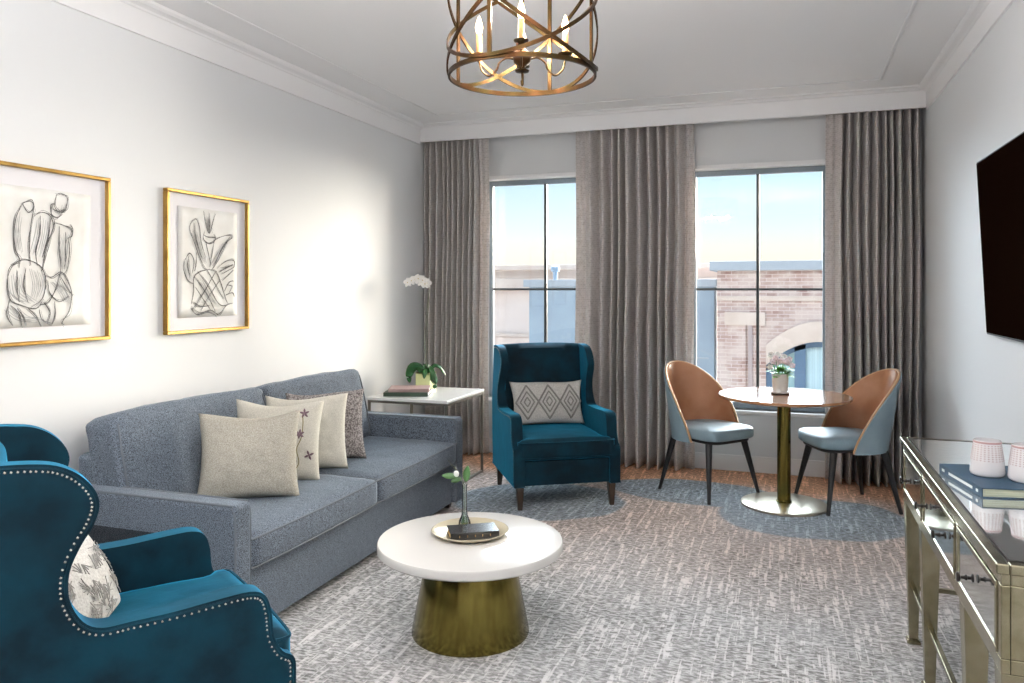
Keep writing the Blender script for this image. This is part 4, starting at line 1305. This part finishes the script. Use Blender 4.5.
for z in (.007, HD - .007):
    bm = bmesh.new(); strap(bm, ringpts(lambda a: (RD * math.cos(a), RD * math.sin(a), z)), .016, .008)
    finish('hoop', bm, bronze_m, chn, ang=40)
base_a = YAW + math.radians(-115)
for k in range(4):
    a = base_a + k * PI / 2
    bm = bmesh.new(); strap(bm, [(RD * math.cos(a), RD * math.sin(a), z) for z in (.014, HD / 2, HD - .014)], .014, .008, closed=False)
    finish('upright', bm, bronze_m, chn, ang=40)
    bm = bmesh.new()
    strap(bm, ringpts(lambda b: ((RD + .007) * math.cos(b), (RD + .007) * math.sin(b), HD / 2 - (HD / 2 - .012) * math.cos(b - a))), .0135, .006)
    finish('crossing_hoop', bm, bronze_m, chn, ang=40)
bm = bmesh.new()
lathe(bm, [(0, -.03), (.004, -.028), (.006, -.012), (.003, -.004), (.004, .018), (.024, .022), (.026, .027), (.010, .032), (.012, .04), (.030, .055), (.034, .075), (.030, .090), (.014, .100), (.012, .112), (.022, .118), (.022, .124), (.008, .13), (.007, .30), (.012, .31), (.012, HD), (.006, HD + .01), (.006, ZC - cz - .03)], 24)
finish('center_column', bm, bronze_m, chn, ang=40)
bm = bmesh.new(); lathe(bm, [(0, ZC - cz - .035), (.055, ZC - cz - .03), (.065, ZC - cz - .012), (.065, ZC - cz), (0, ZC - cz)], 32)
finish('ceiling_canopy', bm, bronze_m, chn, ang=40)
for k in range(2):
    bm = bmesh.new(); d_ = Vector((math.cos(base_a + k * PI / 2), math.sin(base_a + k * PI / 2), 0)) * RD
    tube(bm, [(-d_.x, -d_.y, HD - .007), (d_.x, d_.y, HD - .007)], .005, 8)
    finish('cross_brace', bm, bronze_m, chn)
for k in range(4):
    a = YAW + k * PI / 2 + math.radians(-92); u = Vector((math.cos(a), math.sin(a), 0)); RA = .155
    bm = bmesh.new()
    tube(bm, spline([tuple(u * .02 + Vector((0, 0, .065))), tuple(u * .055 + Vector((0, 0, .072))), tuple(u * .082 + Vector((0, 0, .055))), tuple(u * .092 + Vector((0, 0, .03))), tuple(u * .118 + Vector((0, 0, .008))), tuple(u * .146 + Vector((0, 0, .03))), tuple(u * RA + Vector((0, 0, .07)))], 6), .0036, 8)
    arm = finish('arm', bm, bronze_m, chn)
    c = (u.x * RA, u.y * RA, .07)
    bm = bmesh.new(); lathe(bm, [(0, 0), (.008, .002), (.012, .008), (.024, .012), (.026, .017), (.012, .016), (0, .018)], 24, c=c)
    finish('drip_cup', bm, bronze_m, arm, ang=40)
    bm = bmesh.new(); lathe(bm, [(0, .017), (.0105, .017), (.0105, .088), (0, .089)], 20, c=c)
    finish('candle_sleeve', bm, candle_m, arm)
    bm = bmesh.new(); lathe(bm, [(0, .088), (.007, .09), (.0125, .105), (.0135, .115), (.010, .130), (.004, .150), (0, .156)], 16, c=c)
    finish('flame_bulb', bm, bulb_m, arm)
    pl_ = lamp('candle_light', 'POINT', 32, (1.0, 0.94, 0.88), loc=(chx + u.x * RA, chy + u.y * RA, cz + .19), shadow_soft_size=.02)

# ------------------------------------------------------------------ outside
bd = tag(empty('brick_building', (-.05, 14, 0)), 'pale whitewashed brick building with grey coping and arched window outside right window', 'building')


def ab(x, z):  # absolute to local
    return (x + .05, z)


AX, AR, AZ = .52, 1.05, -.30  # arch: centre x, radius-ish, spring
bm = bmesh.new()
arch = []
aw, rise = .86, .42
for i in range(25):
    t_a = -1 + 2 * i / 24
    arch.append((AX + aw * t_a + .05, .18 + rise * (1 - t_a * t_a)))
box(bm, -1.10, arch[0][0], 0, 1.6, -6, 1.80); box(bm, arch[-1][0], 4.05, 0, 1.6, -6, 1.80)
for p_, q_ in zip(arch, arch[1:]): prism(bm, [p_, q_, (q_[0], 1.80), (p_[0], 1.80)], 0, 1.6, 'xz')
bmesh.ops.remove_doubles(bm, verts=bm.verts[:], dist=1e-4)
finish('wall', bm, brick_m, bd, smooth=False)
finish('coping', B(-1.22, 4.2, -.12, 1.7, 1.80, 1.96), coping_m, bd, bevel=.01)
finish('band_course', B(-1.10, 4.05, -.03, 0, 1.28, 1.36), stone_m, bd)
finish('pilaster_cap', B(-.97, -.30, -.08, 0, .86, 1.08), stone_m, bd)
finish('pilaster', B(-.92, -.62, -.05, 0, -5, .86), brick_m, bd, smooth=False)
finish('downpipe', B(-.58, -.51, -.07, -.0, -5, .86), mat('pipe_grey', (.36, .30, .30), .6), bd)
bm = bmesh.new()
for p_, q_ in zip(arch, arch[1:]): prism(bm, [p_, q_, (q_[0], q_[1] + .34), (p_[0], p_[1] + .34)], -.05, -.001, 'xz')
bmesh.ops.remove_doubles(bm, verts=bm.verts[:], dist=1e-4)
finish('arch_surround', bm, stone_m, bd, smooth=False)
bm = bmesh.new()
for p_, q_ in zip(arch, arch[1:]): prism(bm, [(p_[0], p_[1] - .10), (q_[0], q_[1] - .10), q_, p_], .12, .2, 'xz')
box(bm, AX - aw + .05, AX - aw + .15, .12, .2, -1.6, .20); box(bm, AX + aw - .05, AX + aw + .05, .12, .2, -1.6, .20)
box(bm, AX - .35, AX - .17, .12, .2, -1.6, .54); box(bm, AX + .55, AX + .63, .12, .2, -1.6, .4)
wf = finish('arched_window', bm, bluefr_m, bd, smooth=False)
finish('pane', B(AX - aw + .06, AX - .2, .22, .24, -1.6, .56), paleglass_m, wf, smooth=False)
finish('curtained_pane', B(AX - .19, AX + aw + .04, .22, .24, -1.6, .58), sheer_m, wf, smooth=False)
finish('glazing_bar', B(AX - .17, AX + .55, .19, .215, -.27, -.245), bluefr_m, wf, smooth=False)
gb = tag(empty('grey_building', (-2.95, 14.6, 0)), 'flat roofed blue grey clad building left of the brick one', 'building')
finish('wall', B(-1.85, 1.7, 0, 1.4, -6, 1.52), clad_m, gb, smooth=False)
finish('parapet', B(-1.95, 1.75, -.08, 1.5, 1.52, 1.66), coping_m, gb, bevel=.01)
finish('cladding_seam', B(.9, 1.6, -.02, 0, .2, .23), coping_m, gb)
bm = bmesh.new()
for x in (-1.5, -.9, -.3, .3, .9, 1.35): box(bm, x, x + .03, -.015, 0, -5, 1.52)
finish('standing_seams', bm, coping_m, gb, smooth=False)
wb = tag(empty('stucco_building', (-7, 19, 0)), 'long cream stucco building with cornice bands outside the left window', 'building')
finish('wall', B(-8, 6, 0, 6, -8, 1.45), stucco_m, wb, smooth=False)
finish('cornice', B(-8.1, 6.1, -.22, 6.1, 1.45, 1.75), stone_m, wb, bevel=.02)
finish('parapet_cap', B(-8.15, 6.15, -.3, 6.2, 1.95, 2.08), stone_m, wb, bevel=.02)
finish('parapet', B(-8, 6, -.05, 6, 1.75, 1.95), stucco_m, wb, smooth=False)
finish('string_course', B(-8, 6, -.08, 0, .25, .33), stone_m, wb, smooth=False)
rv = tag(empty('roof_vent', (-4.35, 14.9, 1.66)), 'small pale blue vent standing on the grey building roof', 'vent')
bm = bmesh.new(); lathe(bm, [(0, 0), (.05, 0), (.05, .16), (.085, .17), (.085, .26), (0, .30)], 16)
finish('cowl', bm, clad_m, rv)
gr = finish('ground', B(-40, 40, 8, 60, -8.2, -8.0), stone_m, smooth=False); struct(gr)
